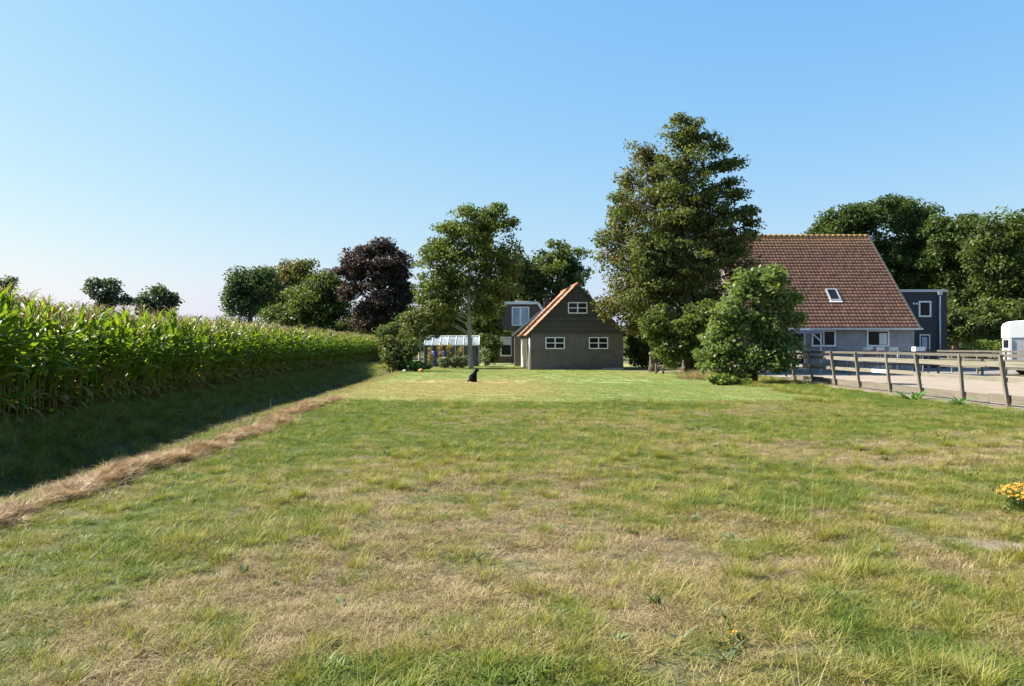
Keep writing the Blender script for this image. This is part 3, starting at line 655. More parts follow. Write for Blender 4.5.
# right-hand wood
RW = [('high rounded oak directly behind the farmhouse ridge', 82, [(845, 226, 30, 22), (868, 214, 26, 17), (830, 232, 22, 20), (884, 206, 18, 12), (862, 255, 40, 36), (880, 290, 38, 40)], (860, 225)),
      ('oak with a thin broken top above the farmhouse gable', 84, [(912, 208, 13, 14), (900, 218, 20, 20), (922, 226, 20, 18), (908, 255, 34, 34), (915, 300, 34, 40), (930, 212, 8, 8)], (912, 220)),
      ('broad dark oak behind the charcoal annexe', 78, [(958, 232, 26, 20), (945, 255, 24, 24), (972, 262, 26, 28), (955, 295, 28, 34), (940, 225, 14, 12)], (955, 240)),
      ('lighter green oak behind the white trailer', 72, [(1000, 230, 26, 20), (1020, 238, 26, 24), (985, 252, 22, 24), (1008, 276, 34, 26), (1035, 290, 34, 36), (1012, 306, 26, 18)], (1006, 240)),
      ('oak standing furthest back, its crown showing between the broken-topped oak and the broad dark oak', 98, [(930, 262, 40, 40), (930, 300, 46, 44), (975, 280, 40, 44), (1010, 270, 36, 40), (880, 280, 40, 40), (1040, 290, 50, 46)], (930, 260)),
      ('oak beyond the right edge of the picture', 80, [(1062, 232, 34, 24), (1085, 262, 40, 40), (1050, 285, 34, 40)], (1070, 245))]
for i, (lb, Yd, lobes, tk) in enumerate(RW):
    plant('oak_tree', lb, 'tree', Yd, lobes, DKG if i == 3 else WDG, .3, 1.5, (.8, 1.5), 100, (tk[0], tk[1], .45), seed=20 + i, group='oaks of the wood behind the farm', flat=.6)
for i, (px, lb) in enumerate(((952, 'dark shrub in the shade beside the charcoal annexe'), (986, 'dark shrub in the shade behind the clipped hedge'), (1022, 'dark shrub in the shade behind the white trailer'))):
    plant('shrub', lb, 'shrub', 68 + i, [(px, 322, 20, 26), (px + 12, 330, 16, 20), (px - 12, 330, 16, 18)], DKG, .26, 1.3, (.6, 1.0), 80, seed=30 + i, group='shrubs under the oaks', limbs=False, part='foliage')

for lb, Yd, lobes, sd in (('broad dark shrub mass behind the greenhouse and small olive tree', 84, [(440, 325, 30, 22), (408, 332, 22, 18), (472, 322, 26, 24), (390, 336, 18, 14)], 60), ('dark shrub filling the gap behind the barn and tall trees', 68, [(640, 345, 22, 30), (668, 340, 24, 36), (690, 345, 24, 34)], 61), ('dark shrub behind the copper beech and the end of the maize', 102, [(350, 330, 30, 14), (385, 332, 34, 16), (310, 332, 30, 12)], 62)):
    plant('shrub', lb, 'shrub', Yd, lobes, DKG, .26, 1.4, (.6, 1.1), 80, seed=sd, limbs=False, part='foliage')
r_ = np.random.default_rng(404); c_ = np.stack([r_.uniform(-75, 130, 900), r_.uniform(135, 150, 900), r_.uniform(.3, 5.2, 900) * (.75 + .3 * np.sin(np.linspace(0, 40, 900)))], 1)
c_[:, 2] = r_.uniform(.2, 1, 900) * (4.2 + 1.6 * np.sin(c_[:, 0] * .21) + .8 * np.sin(c_[:, 0] * .6 + 1))
V_, Q_, A_ = leaf_cloud(c_, r_.uniform(1.2, 2.0, 900), 55, .6, .8, 405)
tag(link('woods', np_mesh('woods', V_, [Q_], BLG, {'rnd': A_})), 'far band of low woodland along the horizon behind the farm', 'woods', kind='stuff')

# the lawn tree
plant('lawn_tree', 'slender tree with a pale straight trunk standing on the lawn', 'tree', 57, [(470, 228, 30, 22), (490, 222, 24, 18), (508, 224, 13, 11), (447, 240, 22, 20), (466, 252, 42, 28), (435, 262, 22, 22), (494, 256, 28, 26), (432, 288, 22, 18), (462, 284, 38, 24), (494, 288, 26, 20), (425, 300, 16, 12), (470, 210, 12, 8), (496, 209, 12, 7), (508, 268, 12, 14), (500, 296, 12, 12), (488, 312, 12, 8), (452, 300, 20, 14), (428, 316, 16, 11), (446, 322, 12, 8), (440, 312, 20, 10), (482, 308, 18, 10)],
      MDG, .19, 1.0, (.5, .95), 85, (470, 225, .17), 'pale_bark', seed=40, flat=.6)
# small garden tree in front of the greenhouse and the shrub at the end of the maize
plant('garden_tree', 'small olive-leaved tree with a thin yellowish trunk left of the greenhouse', 'tree', 55, [(420, 318, 16, 13), (432, 308, 13, 10), (411, 330, 10, 11), (428, 330, 14, 10), (440, 322, 10, 10)], GTR, .15, .9, (.35, .6), 80, (420, 315, .10), 'pale_bark', seed=41)
plant('shrub', 'loose olive-green shrub closing the end of the maize row', 'shrub', 50, [(392, 348, 13, 14), (404, 352, 14, 18), (396, 360, 14, 12), (412, 348, 8, 12), (385, 345, 10, 10)], GTR, .14, 1.2, (.3, .55), 85, seed=42, part='foliage')
# the two tall trees by the barn
plant('birch_tree', 'tall olive and ochre tree with drooping sprays right of the barn', 'tree', 49, [(640, 148, 17, 15), (650, 170, 24, 20), (628, 182, 14, 16), (645, 200, 32, 22), (618, 226, 22, 16), (648, 236, 36, 26), (612, 256, 18, 14), (630, 272, 34, 22), (625, 298, 24, 18), (655, 300, 32, 24), (612, 304, 16, 14), (690, 290, 26, 26), (665, 262, 30, 28), (604, 236, 10, 6), (708, 262, 22, 20), (634, 318, 22, 14), (735, 250, 18, 20), (744, 270, 16, 18), (622, 205, 16, 14), (665, 185, 20, 24), (650, 150, 12, 14), (672, 230, 26, 24, -2.6), (680, 285, 26, 28, -2.8), (640, 290, 26, 26, -2.4), (700, 300, 20, 20, -2.6)],
      OLV, .17, 1.0, (.5, .85), 80, (655, 160, .26), seed=43, flat=.75, droop=.55)
plant('alder_tree', 'tallest tree, dark green alder with layered branches reaching over the farmhouse roof', 'tree', 46, [(682, 138, 24, 16), (705, 140, 22, 14), (695, 126, 14, 9), (724, 146, 14, 8), (690, 162, 36, 18), (722, 166, 18, 8), (690, 186, 44, 18), (732, 194, 18, 9), (700, 208, 46, 20), (742, 216, 18, 9), (712, 232, 46, 20), (670, 222, 34, 20), (730, 254, 26, 14), (690, 256, 44, 24), (660, 250, 30, 20), (690, 284, 36, 24), (655, 280, 30, 22), (605, 240, 12, 7), (620, 212, 10, 6), (618, 198, 12, 5), (645, 306, 28, 20), (672, 318, 26, 18), (700, 312, 22, 20), (640, 255, 24, 20), (680, 118, 6, 6), (748, 236, 12, 8), (738, 162, 9, 4), (748, 212, 12, 6), (752, 224, 10, 5), (730, 182, 14, 5)],
      ALD, .17, 1.0, (.42, .85), 85, (688, 130, .30, 684), seed=44, flat=.48)
plant('hazel_bush', 'bright green bush with large glossy leaves in front of the fence end', 'bush', 34, [(758, 288, 22, 20), (742, 304, 24, 20), (780, 306, 20, 20), (760, 322, 38, 22), (738, 340, 36, 22), (774, 340, 26, 24), (752, 362, 40, 20), (720, 352, 22, 24), (792, 300, 9, 9), (768, 274, 15, 11), (745, 284, 20, 18), (775, 284, 18, 16), (725, 318, 20, 20), (794, 318, 10, 18), (786, 330, 14, 16), (708, 360, 14, 18), (780, 362, 18, 16)],
      BRG, .16, .78, (.3, .55), 62, seed=45, flat=.75, base=755, part='foliage')
plant('elder_bush', 'low mid green bush under the alder, left of the glossy bush', 'bush', 40, [(688, 338, 22, 20), (705, 350, 18, 20), (676, 352, 18, 20), (664, 340, 14, 20), (696, 364, 18, 12), (712, 318, 16, 18), (694, 318, 18, 16), (655, 325, 16, 16)], MDG, .16, 1.1, (.3, .55), 75, seed=46, base=688, part='foliage')
plant('elder_bush', 'dark shaded bush between the barn corner and the tall trees', 'bush', 55, [(636, 345, 12, 24), (650, 350, 16, 22), (668, 352, 14, 20), (640, 330, 14, 16)], DKG, .17, 1.3, (.35, .6), 80, seed=47, base=648, part='foliage')
plant('climbing_shrub', 'dark climbing shrub covering the left side of the brick house gable', 'shrub', 71, [(490, 318, 11, 14), (484, 334, 10, 16), (499, 309, 7, 7), (496, 326, 8, 8), (478, 325, 10, 16)], DKG, .17, 1.3, (.3, .6), 80, seed=49, part='foliage', base=486)
plant('ivy_shrub', 'dark ivy-covered shrub left of the brick house window', 'shrub', 68, [(489, 350, 11, 17), (484, 342, 8, 10), (495, 344, 6, 12)], DKG, .16, 1.4, (.3, .55), 80, seed=48, part='foliage')

# ------------------------------------------------------------------ roof of pantiles
def pantile(name, mat, parent, O, U, V, w, h, tw=.26, th=.33, amp=.028, step=.035, seg=5):
    """tiled slope: origin O at the left end of the eave, U along the eave, V up the slope (unit vectors)"""
    O, U, V = Vector(O), Vector(U), Vector(V); Nn = U.cross(V).normalized()
    nc = max(1, round(w / tw)); nr = max(1, round(h / th)); tw = w / nc; th = h / nr; cols = nc * seg + 1
    i = np.arange(cols) / seg; ph = i % 1.0; wave = amp * (np.cos(2 * np.pi * ph) * .6 + np.cos(4 * np.pi * ph + .6) * .25)
    rs = np.random.default_rng(len(name) + nc); vs, fs, A = [], [], []
    o, u, v, n_ = (np.array(k) for k in (O, U, V, Nn))
    for r_ in range(nr):
        jit = np.repeat(rs.normal(0, .004, nc + 1), seg)[:cols]
        for e in (0, 1):
            hh = wave + jit + (step if e == 0 else 0.0)
            vs.append(o + u * (i * tw)[:, None] + v * ((r_ + (0 if e == 0 else 1.06)) * th) + n_ * hh[:, None])
        rr = rs.uniform(0, 1, nc + 1); A.append(np.repeat(rr, seg)[:cols]); A.append(np.repeat(rr, seg)[:cols])
        b = r_ * 2 * cols; k = np.arange(cols - 1)
        fs.append(np.stack([b + k, b + k + 1, b + cols + k + 1, b + cols + k], 1))
        # front lip of the course
    Vv = np.concatenate(vs); Fq = np.concatenate(fs); A = np.concatenate(A)
    lipv = []; nb = len(Vv)
    first = np.concatenate([Vv[r_ * 2 * cols:r_ * 2 * cols + cols] for r_ in range(nr)]); low = first - n_ * (step + .012)
    k = np.arange(cols - 1)
    lf = np.concatenate([np.stack([nb + r_ * cols + k, nb + r_ * cols + k + 1, r_ * 2 * cols + k + 1, r_ * 2 * cols + k], 1) for r_ in range(nr)])
    la = np.concatenate([A[r_ * 2 * cols:r_ * 2 * cols + cols] for r_ in range(nr)])
    me = np_mesh(name, np.concatenate([Vv, low]), [np.concatenate([Fq, lf])], mat, {'rnd': np.concatenate([A, la])}, smooth=False)
    return link(name, me, parent)

def window(parent, x0, x1, z0, z1, y, nx=2, nz=2, fr=.06, frame='white_paint', glass='dark_glass', d=.05, name='window', bar=.035):
    """frame facing -Y on the local plane y; glass as the window, frame as its child"""
    g = MB().box(x0 + .01, x1 - .01, y - .012, y + .02, z0 + .01, z1 - .01).build(name, M[glass], parent)
    f = MB(); f.box(x0 - fr, x1 + fr, y - d, y + .03, z0 - fr, z0); f.box(x0 - fr, x1 + fr, y - d, y + .03, z1, z1 + fr)
    f.box(x0 - fr, x0, y - d, y + .03, z0, z1); f.box(x1, x1 + fr, y - d, y + .03, z0, z1)
    for i in range(1, nx): c = x0 + (x1 - x0) * i / nx; f.box(c - bar, c + bar, y - d + .006, y - .0135, z0, z1)
    for i in range(1, nz):
        c = z0 + (z1 - z0) * i / nz
        for k in range(nx):
            a = x0 + (x1 - x0) * k / nx + (bar if k else 0); b_ = x0 + (x1 - x0) * (k + 1) / nx - (bar if k < nx - 1 else 0)
            f.box(a, b_, y - d + .008, y - .0135, c - bar * .7, c + bar * .7)
    f.build('frame', M[frame], g)
    return g

# ------------------------------------------------------------------ the brick barn
M['barn_brick'] = brickmat('barn_brick', (.088, .072, .066), (.125, .103, .094), (.14, .128, .12))
M['barn_boards'] = None
def boardmat(name, c, h=.18):
    m, nt, b, o = new_mat(name); t = N(nt, 'ShaderNodeTexCoord'); sp = N(nt, 'ShaderNodeSeparateXYZ'); nt.links.new(t.outputs['Object'], sp.inputs[0])
    q = mth(nt, 'DIVIDE', sp.outputs['Z'], h); fr = mth(nt, 'FRACT', q); fl = mth(nt, 'FLOOR', q)
    wn_ = N(nt, 'ShaderNodeTexWhiteNoise', noise_dimensions='1D'); nt.links.new(fl, wn_.inputs['W'])
    col = ramp(nt, wn_.outputs['Value'], [(0, tuple(x * .8 for x in c)), (1, tuple(x * 1.2 for x in c))])
    f = noise(nt, coords(nt, 'Object', (.5, .5, 12)), 3, 5, .6)
    col = mixc(nt, 1.0, col, ramp(nt, f, [(.3, (.75, .75, .75)), (.7, (1.15, 1.15, 1.15))]), 'MULTIPLY')
    nt.links.new(col, b.inputs['Base Color']); b.inputs['Roughness'].default_value = .8
    bump(nt, ramp(nt, fr, [(0, (0, 0, 0)), (.08, (1, 1, 1)), (1, (.8, .8, .8))]), .8, .02, b); return m
M['barn_boards'] = boardmat('barn_boards', (.053, .044, .040))
M['orange_tile'] = tilemat('orange_tile', [(0, (.34, .13, .065)), (.5, (.43, .18, .095)), (1, (.50, .25, .145))])
M['dark_tile'] = tilemat('dark_tile', [(0, (.11, .06, .05)), (.5, (.17, .09, .07)), (1, (.22, .12, .09))])
M['cream_wood'] = woodmat('cream_wood', (.66, .56, .42), .7, 'z')
barn = empty('barn', (1.27, 52, 0), R(3.8)); tag(barn, 'dark brick barn with an orange tiled roof and small white windows', 'barn')
BW, BD, EV, RG = 6.35, 8.0, 2.62, 5.82; mid = BW / 2
w = MB(); w.box(0, BW, 0, .22, -.3, EV); w.box(0, BW, BD - .22, BD, -.3, EV); w.box(0, .22, .22, BD - .22, -.3, EV); w.box(BW - .22, BW, .22, BD - .22, -.3, EV)
w.build('wall', M['barn_brick'], barn)
for yg in (-.03, BD - .2): MB().poly([(.02, yg, EV), (BW - .02, yg, EV), (mid, yg, RG - .02)], (0, .2, 0)).build('gable_boarding', M['barn_boards'], barn)
g = MB(); g.box(-.02, BW + .02, -.055, -.002, EV - .12, EV + .0); g.build('gable_beam', M['barn_boards'], barn)
def px2bx(px): return (px - 531) / 93 * BW
def pz(py, Y=52): return CAMZ + (HY - py) / F * Y
window(barn, px2bx(546.5), px2bx(564), pz(348), pz(338), -.01); window(barn, px2bx(590), px2bx(607.5), pz(348), pz(338), -.01); window(barn, px2bx(569), px2bx(586.5), pz(312.5), pz(303), -.045)
sl = math.hypot(mid, RG - EV); vx, vz = mid / sl, (RG - EV) / sl; ov = .38
rf = MB()
rf.poly([(-ov * vx, -.12, EV - ov * vz), (mid, -.12, RG), (mid, -.12, RG - .10), (-ov * vx + .07, -.12, EV - ov * vz - .05)], (0, BD + .24, 0))
rf.poly([(BW + ov * vx, -.12, EV - ov * vz), (BW + ov * vx - .07, -.12, EV - ov * vz - .05), (mid, -.12, RG - .10), (mid, -.12, RG)], (0, BD + .24, 0))
roof = rf.build('roof', M['barn_boards'], barn)
pantile('roof_tiles', M['orange_tile'], roof, (-ov * vx - .01, BD + .14, EV - ov * vz + .035), (0, -1, 0), (vx, 0, vz), BD + .3, sl + ov)
pantile('roof_tiles', M['orange_tile'], roof, (BW + ov * vx + .01, -.16, EV - ov * vz + .035), (0, 1, 0), (-vx, 0, vz), BD + .3, sl + ov)
MB().tube([(mid, -.18, RG + .05), (mid, BD + .16, RG + .05)], .11, 10).build('ridge_cap', M['orange_tile'], roof, True)
vb = MB(); vb.bar((-ov * vx, -.135, EV - ov * vz - .0), (mid, -.135, RG + .0), .03, .13); vb.bar((BW + ov * vx, -.135, EV - ov * vz - .0), (mid, -.137, RG + .0), .03, .13); vb.build('bargeboard', M['barn_boards'], roof)
MB().box(-.05, -.005, 2.6, BD - .3, .05, 2.2).build('side_door', M['cream_wood'], barn)
MB().tube([(-.06, .10, .0), (-.06, .10, 2.3)], .045, 8).build('downpipe', M['grey_metal'], barn, True)
MB().box(4.9, BW + .02, -.025, -.003, 0, .16).build('plinth', simple('plinth', (.36, .35, .34), .9, .3, 6), barn)

# ------------------------------------------------------------------ the brick house behind and its lean-to
M['house_brick'] = brickmat('house_brick', (.075, .05, .043), (.11, .074, .062), (.13, .118, .106))
M['curtain'] = simple('curtain', (.55, .58, .6), .8, .25, 14, stretch=(6, 1, .2))
HYd = 74.0; hx = lambda px: (px - CX) / F * HYd; hz = lambda py: CAMZ + (HY - py) / F * HYd
hc = hx(521.5); house = empty('brick_house', (hc, HYd, 0)); tag(house, 'brick house behind the barn with white gable trim and a blue double window', 'house')
L = lambda px: hx(px) - hc
gp = [(L(486), hz(328)), (L(492), hz(321.5)), (L(498), hz(314)), (L(505), hz(303)), (L(538), hz(303)), (L(545), hz(314)), (L(551), hz(321.5)), (L(557), hz(328))]
MB().poly([(L(486), 0, -.3)] + [(x, 0, z) for x, z in gp] + [(L(557), 0, -.3)], (0, .3, 0)).build('gable_wall', M['house_brick'], house)
MB().poly([(L(486) + .02, .31, -.3)] + [(x * .98, .31, z - .12) for x, z in gp] + [(L(557) - .02, .31, -.3)], (0, 9, 0)).build('wall', M['house_brick'], house)
tr = MB()
for (a, b_) in zip(gp[:-1], gp[1:]): tr.bar((a[0], -.09, a[1]), (b_[0], -.09, b_[1]), .14, .24)
tr.build('gable_trim', M['white_paint'], house)
for nm, (a, b_) in (('roof_slope', (gp[0], gp[3])), ('roof_slope', (gp[7], gp[4]))):
    d = Vector((b_[0] - a[0], 0, b_[1] - a[1])); ln = d.length; d.normalize()
    if a[0] < 0: pantile(nm, M['dark_tile'], house, (a[0], 9.2, a[1] + .1), (0, -1, 0), d, 9.2, ln)
    else: pantile(nm, M['dark_tile'], house, (a[0], 0, a[1] + .1), (0, 1, 0), d, 9.2, ln)
hp = MB(); hp.add([(gp[3][0], 0, gp[3][1] + .08), (gp[4][0], 0, gp[4][1] + .08), (0, 2.5, gp[3][1] + .35), (gp[3][0], 9, gp[3][1] + .08), (gp[4][0], 9, gp[4][1] + .08), (0, 7, gp[3][1] + .35)], [(0, 1, 2), (0, 2, 5, 3), (1, 4, 5, 2), (4, 3, 5)]); hp.build('roof_top', M['dark_tile'], house)
ch = MB(); ch.box(L(546), L(551), 4.5, 5.1, hz(320), hz(297)); ch.box(L(545.5), L(551.5), 4.45, 5.15, hz(297), hz(295)); ch.build('chimney', M['house_brick'], house)
window(house, L(513), L(528), hz(324.5), hz(308), -.01, 2, 1, .12, glass='blue_glass', bar=.09)
wlow = window(house, L(501.5), L(511), hz(355), hz(338), -.01, 1, 1, .12)
MB().box(L(501.7), L(510.8), -.032, -.02, hz(345), hz(338.3)).build('blind', M['curtain'], wlow)
# vine on a pergola beam in front of the house
pg = empty('pergola', (hx(497), HYd - 3, 0)); tag(pg, 'low pergola with yellow-green vine in front of the brick house', 'pergola')
pb = MB(); pb.box(-1.6, 1.55, -.06, .06, 2.55, 2.68); pb.box(-1.6, 1.55, 1.9, 2.02, 2.55, 2.68); pb.build('beam', woodmat('dark_wood', (.12, .09, .06), .8, 'x'), pg)
for x in (-1.5, 1.45):
    for y in (0, 1.96): MB().box(x - .05, x + .05, y - .05, y + .05, -.1, 2.547).build('post', bpy.data.materials['dark_wood'], pg)
c = np.stack([rng.uniform(-1.6, 1.6, 70), rng.uniform(-.2, 2.1, 70), rng.uniform(2.65, 2.95, 70)], 1)
V_, Q_, A_ = leaf_cloud(c, np.full(70, .3), 50, .15, .6, 77); link('vine_foliage', np_mesh('vine_foliage', V_, [Q_], HDG, {'rnd': A_}), pg)
# lean-to beside the barn
M['grey_render'] = simple('grey_render', (.20, .175, .175), .9, .12, 4)
M['slate'] = simple('slate', (.20, .20, .22), .6, .2, 6)
an = empty('shed', (.2, 63, 0)); tag(an, 'grey rendered shed with a grey sloping roof half hidden by the barn', 'shed')
ax = lambda px: (px - CX) / F * 63 - .2; az = lambda py: CAMZ + (HY - py) / F * 63
MB().poly([(ax(514.5), 0, -.2), (ax(514.5), 0, az(334.5)), (ax(541), 0, az(313)), (ax(567), 0, az(334.5)), (ax(567), 0, -.2)], (0, 5.5, 0)).build('wall', M['grey_render'], an)
rr = MB(); rr.bar((ax(512), -.25, az(335.5)), (ax(541), -.25, az(311.3)), .16, .16); rr.bar((ax(570), -.25, az(335.5)), (ax(541), -.252, az(311.3)), .16, .16); rr.build('verge_trim', simple('pale_zinc', (.5, .52, .56), .5, .1), an)
rr = MB(); rr.poly([(ax(512), -.16, az(335)), (ax(541), -.16, az(311)), (ax(541), -.16, az(313)), (ax(513), -.16, az(336))], (0, 5.8, 0)); rr.poly([(ax(570), -.16, az(335)), (ax(569), -.16, az(336)), (ax(541), -.16, az(313)), (ax(541), -.16, az(311))], (0, 5.8, 0)); rr.build('roof', M['slate'], an)

# ------------------------------------------------------------------ farmhouse with the great tiled roof
M['white_brick'] = brickmat('white_brick', (.27, .285, .315), (.32, .335, .365), (.23, .245, .27))
M['brown_tile'] = tilemat('brown_tile', [(0, (.140, .068, .040)), (.4, (.158, .078, .046)), (.75, (.172, .086, .051)), (1, (.190, .100, .062))], (.24, .135, .05), (8.7, 10.2))
FX0, FX1, FY, FYR, FE, FR = 14.9, 26.4, 50.0, 57.0, 3.0, 9.75
farm = empty('farmhouse', (FX0, FY, 0)); tag(farm, 'farmhouse with a very tall brown tiled roof and pale brick wall', 'house')
FW = FX1 - FX0
fw = MB(); fw.box(0, FW - .05, .3, .55, -.2, FE + .25); fw.poly([(FW - .3, .551, -.2), (FW - .3, .551, FE + .1), (FW - .3, 7, FR - .2), (FW - .3, 13.4, FE + .1), (FW - .3, 13.4, -.2)], (.25, 0, 0))
MB().poly([(0, .551, -.2), (0, .551, FE + .1), (0, 7, FR - .2), (0, 13.4, FE + .1), (0, 13.4, -.2)], (.25, 0, 0)).build('gable_wall', M['barn_brick'], farm); fw.box(0, FW - .05, 13.401, 13.6, -.2, FE + .2); fw.build('wall', M['white_brick'], farm)
fs_ = math.hypot(7.2, FR - FE + .2); dv = Vector((0, 7.2, FR - FE + .2)).normalized()
rb = MB(); rb.poly([(0, -.2, FE - .2), (0, 7, FR), (0, 14.2, FE - .2), (0, 14.1, FE - .32), (0, 7, FR - .15), (0, -.1, FE - .32)], (FW, 0, 0)); froof = rb.build('roof', M['slate'], farm)
pantile('roof_tiles', M['brown_tile'], froof, (0, -.24, FE - .16), (1, 0, 0), dv, FW, fs_ + .05, .25, .34, .016, .028)
pantile('roof_tiles', M['brown_tile'], froof, (FW, 14.24, FE - .16), (-1, 0, 0), Vector((0, -dv.y, dv.z)), FW, fs_ + .05, .25, .34, .016, .028)
M['lichen_ridge'] = simple('lichen_ridge', (.25, .145, .05), .9, .35, 7)
rc = MB()
for i in range(29): rc.tube([(i * .4, 7, FR + .06), (i * .4 + .41, 7, FR + .05)], [.135, .125], 10)
rc.build('ridge_tiles', M['lichen_ridge'], froof, True)
vt = MB(); vt.bar((FW + .02, -.3, FE - .24), (FW + .02, 7, FR + .06), .08, .2); vt.bar((FW + .02, 14.3, FE - .24), (FW + .02, 7.0, FR + .058), .08, .2); vt.build('verge_trim', simple('lead_trim', (.05, .055, .055), .9, .15, 3, 0, .1), froof)
gt = MB(); gt.box(0, FW + .2, -.34, -.22, FE - .30, FE - .18); gt.build('gutter', M['grey_metal'], farm)
fxp = lambda px, Y=50.3: (px - CX) / F * Y - FX0
fzp = lambda py, Y=50.3: CAMZ + (HY - py) / F * Y
window(farm, fxp(791), fxp(803.5), .2, fzp(331.5), .29, 1, 1, .08, name='door_opening')
for a, b_ in ((813, 834), (868, 887.5)):
    wdw = window(farm, fxp(a), fxp(b_), fzp(345), fzp(331.5), .29, 1 if a > 850 else 2, 1, .1)
    MB().box(fxp(a) - .15, fxp(b_) + .15, .235, .288, fzp(331.2) + .1, fzp(328.6)).build('roller_box', M['white_paint'], wdw)
    MB().box(fxp(a) - .16, fxp(b_) + .16, .18, .288, fzp(345) - .19, fzp(345) - .102).build('sill', M['slate'], wdw)
MB().box(fxp(879), fxp(886.8), .262, .275, fzp(344.5), fzp(333)).build('curtain', M['curtain'], farm)
# skylight lying in the tiles
def on_roof(px, py):
    o_ = Vector((0, 0, CAMZ)); d_ = Vector(((px - CX) / F, 1, (HY - py) / F)); n_ = Vector((0, -dv.z, dv.y)); p0 = Vector((FX0, FY - .24, FE - .16))
    return o_ + d_ * ((p0 - o_).dot(n_) / d_.dot(n_))
c0 = on_roof(833, 295.5) - Vector((FX0, FY, 0)); nr_ = Vector((0, -dv.z, dv.y)); ux = Vector((1, 0, 0))
def slab(mb, c, a0, a1, b0, b1, h0, h1): return mb.add([c + ux * a + dv * b + nr_ * h for h in (h0, h1) for a, b in ((a0, b0), (a1, b0), (a1, b1), (a0, b1))], [(0, 3, 2, 1), (4, 5, 6, 7), (0, 1, 5, 4), (1, 2, 6, 5), (2, 3, 7, 6), (3, 0, 4, 7)])
sk = slab(MB(), c0, -.30, .30, -.50, .50, .02, .09).build('skylight', M['dark_glass'], froof)
sf = MB(); slab(sf, c0, -.37, -.301, -.58, .58, .0, .13); slab(sf, c0, .301, .37, -.58, .58, .0, .13); slab(sf, c0, -.301, .301, .501, .58, .0, .13); slab(sf, c0, -.301, .301, -.58, -.501, .0, .12); sf.build('frame', M['grey_metal'], sk)
slab(MB(), c0, -.42, .42, -.74, -.60, .03, .07).build('flashing', M['white_paint'], sk)
# veranda roof on a post
vr = MB(); vr.poly([(.0, .29, 3.02 - .25), (0, -2.6, 2.55), (0, -2.6, 2.42), (0, .29, 2.62)], (fxp(823, 47.5), 0, 0)); ver = vr.build('veranda_roof', M['slate'], farm)
vp = MB(); vx_ = fxp(820.5, 47.6); vp.box(vx_ - .05, vx_ + .05, -2.5, -2.4, 0, 2.43); vp.bar((vx_ - .03, -2.45, 1.95), (vx_ - .5, -2.45, 2.42), .07, .07); vp.build('veranda_post', M['grey_metal'], farm)
# charcoal annexe
M['charcoal'] = None
def vboard(name, c, h):
    m, nt, b, o = new_mat(name); t = N(nt, 'ShaderNodeTexCoord'); sp = N(nt, 'ShaderNodeSeparateXYZ'); nt.links.new(t.outputs['Object'], sp.inputs[0])
    q = mth(nt, 'DIVIDE', sp.outputs['X'], h); fr = mth(nt, 'FRACT', q); wn_ = N(nt, 'ShaderNodeTexWhiteNoise', noise_dimensions='1D'); nt.links.new(mth(nt, 'FLOOR', q), wn_.inputs['W'])
    nt.links.new(ramp(nt, wn_.outputs['Value'], [(0, tuple(x * .85 for x in c)), (1, tuple(x * 1.15 for x in c))]), b.inputs['Base Color']); b.inputs['Roughness'].default_value = .7
    bump(nt, ramp(nt, fr, [(0, (0, 0, 0)), (.06, (1, 1, 1))]), .6, .015, b); return m
M['charcoal'] = vboard('charcoal', (.026, .027, .033), .16)
AY = 57.0; ann = empty('annexe', (26.47, AY, 0)); tag(ann, 'flat-roofed charcoal annexe at the right end of the farmhouse', 'annexe')
ex = lambda px: (px - CX) / F * AY - 26.47; ez = lambda py: CAMZ + (HY - py) / F * AY
MB().box(0, ex(947), 0, 7, -.2, ez(292)).build('wall', M['charcoal'], ann); MB().box(-.02, ex(948), -.08, 7.08, ez(292) + .002, ez(289.5)).build('roof_edge', M['grey_metal'], ann)
window(ann, ex(920), ex(929.5), ez(315.5), ez(302.5), -.01, 1, 1, .11)
dr = MB().box(ex(920.5), ex(928.5), -.03, .02, .02, ez(335.5)).build('door', M['charcoal'], ann)
df = MB(); df.box(ex(919.2), ex(920.5), -.06, .02, 0, ez(334.3)); df.box(ex(928.5), ex(929.8), -.06, .02, 0, ez(334.3)); df.box(ex(920.5), ex(928.5), -.06, .02, ez(335.5), ez(334.3)); df.build('frame', M['grey_metal'], dr)
MB().box(ex(922), ex(927), -.04, -.031, .9, ez(337)).build('door_pane', M['blue_glass'], dr)
MB().tube([(ex(939), -.12, 0), (ex(939), -.12, ez(295))], .075, 10).build('downpipe', M['grey_metal'], ann, True)
MB().box(ex(937), ex(941), -.22, -.01, ez(295) + .002, ez(291.8)).build('rainwater_head', M['grey_metal'], ann)
for p in (913.6, 916.6): MB().box(ex(p - .8), ex(p + .8), -.05, -.002, ez(304.5), ez(302.7)).build('vent', M['white_paint'], ann)

# ------------------------------------------------------------------ fences
M['rail_light'] = woodmat('rail_light', (.165, .15, .118)); M['rail_dark'] = woodmat('rail_dark', (.09, .08, .068)); M['post_wood'] = woodmat('post_wood', (.15, .13, .105), .85, 'z')
fx = 13.5; fen = empty('fence', (fx, 28, 0)); tag(fen, 'weathered wooden paddock fence with leaning posts along the field', 'fence')
def fpos(z): return -.20 * z / 1.36
fy = [36.5, 34.3, 31.9, 29.7, 27.3, 25.2, 22.9, 20.8, 18.5, 16.2]
for i, y in enumerate(fy):
    ln = (.20 + random.gauss(0, .03)); b_ = Vector((-.045, y - 28, -.1)); t_ = Vector((-.045 - ln * 1.07, y - 28 + random.gauss(0, .04), 1.40 + random.uniform(-.02, .04)))
    MB().bar(b_, t_, .09, .09, (0, 1, 0)).build('post', M['post_wood'], fen, bevel=.008)
y0, y1 = 14.0 - 28, 37.2 - 28
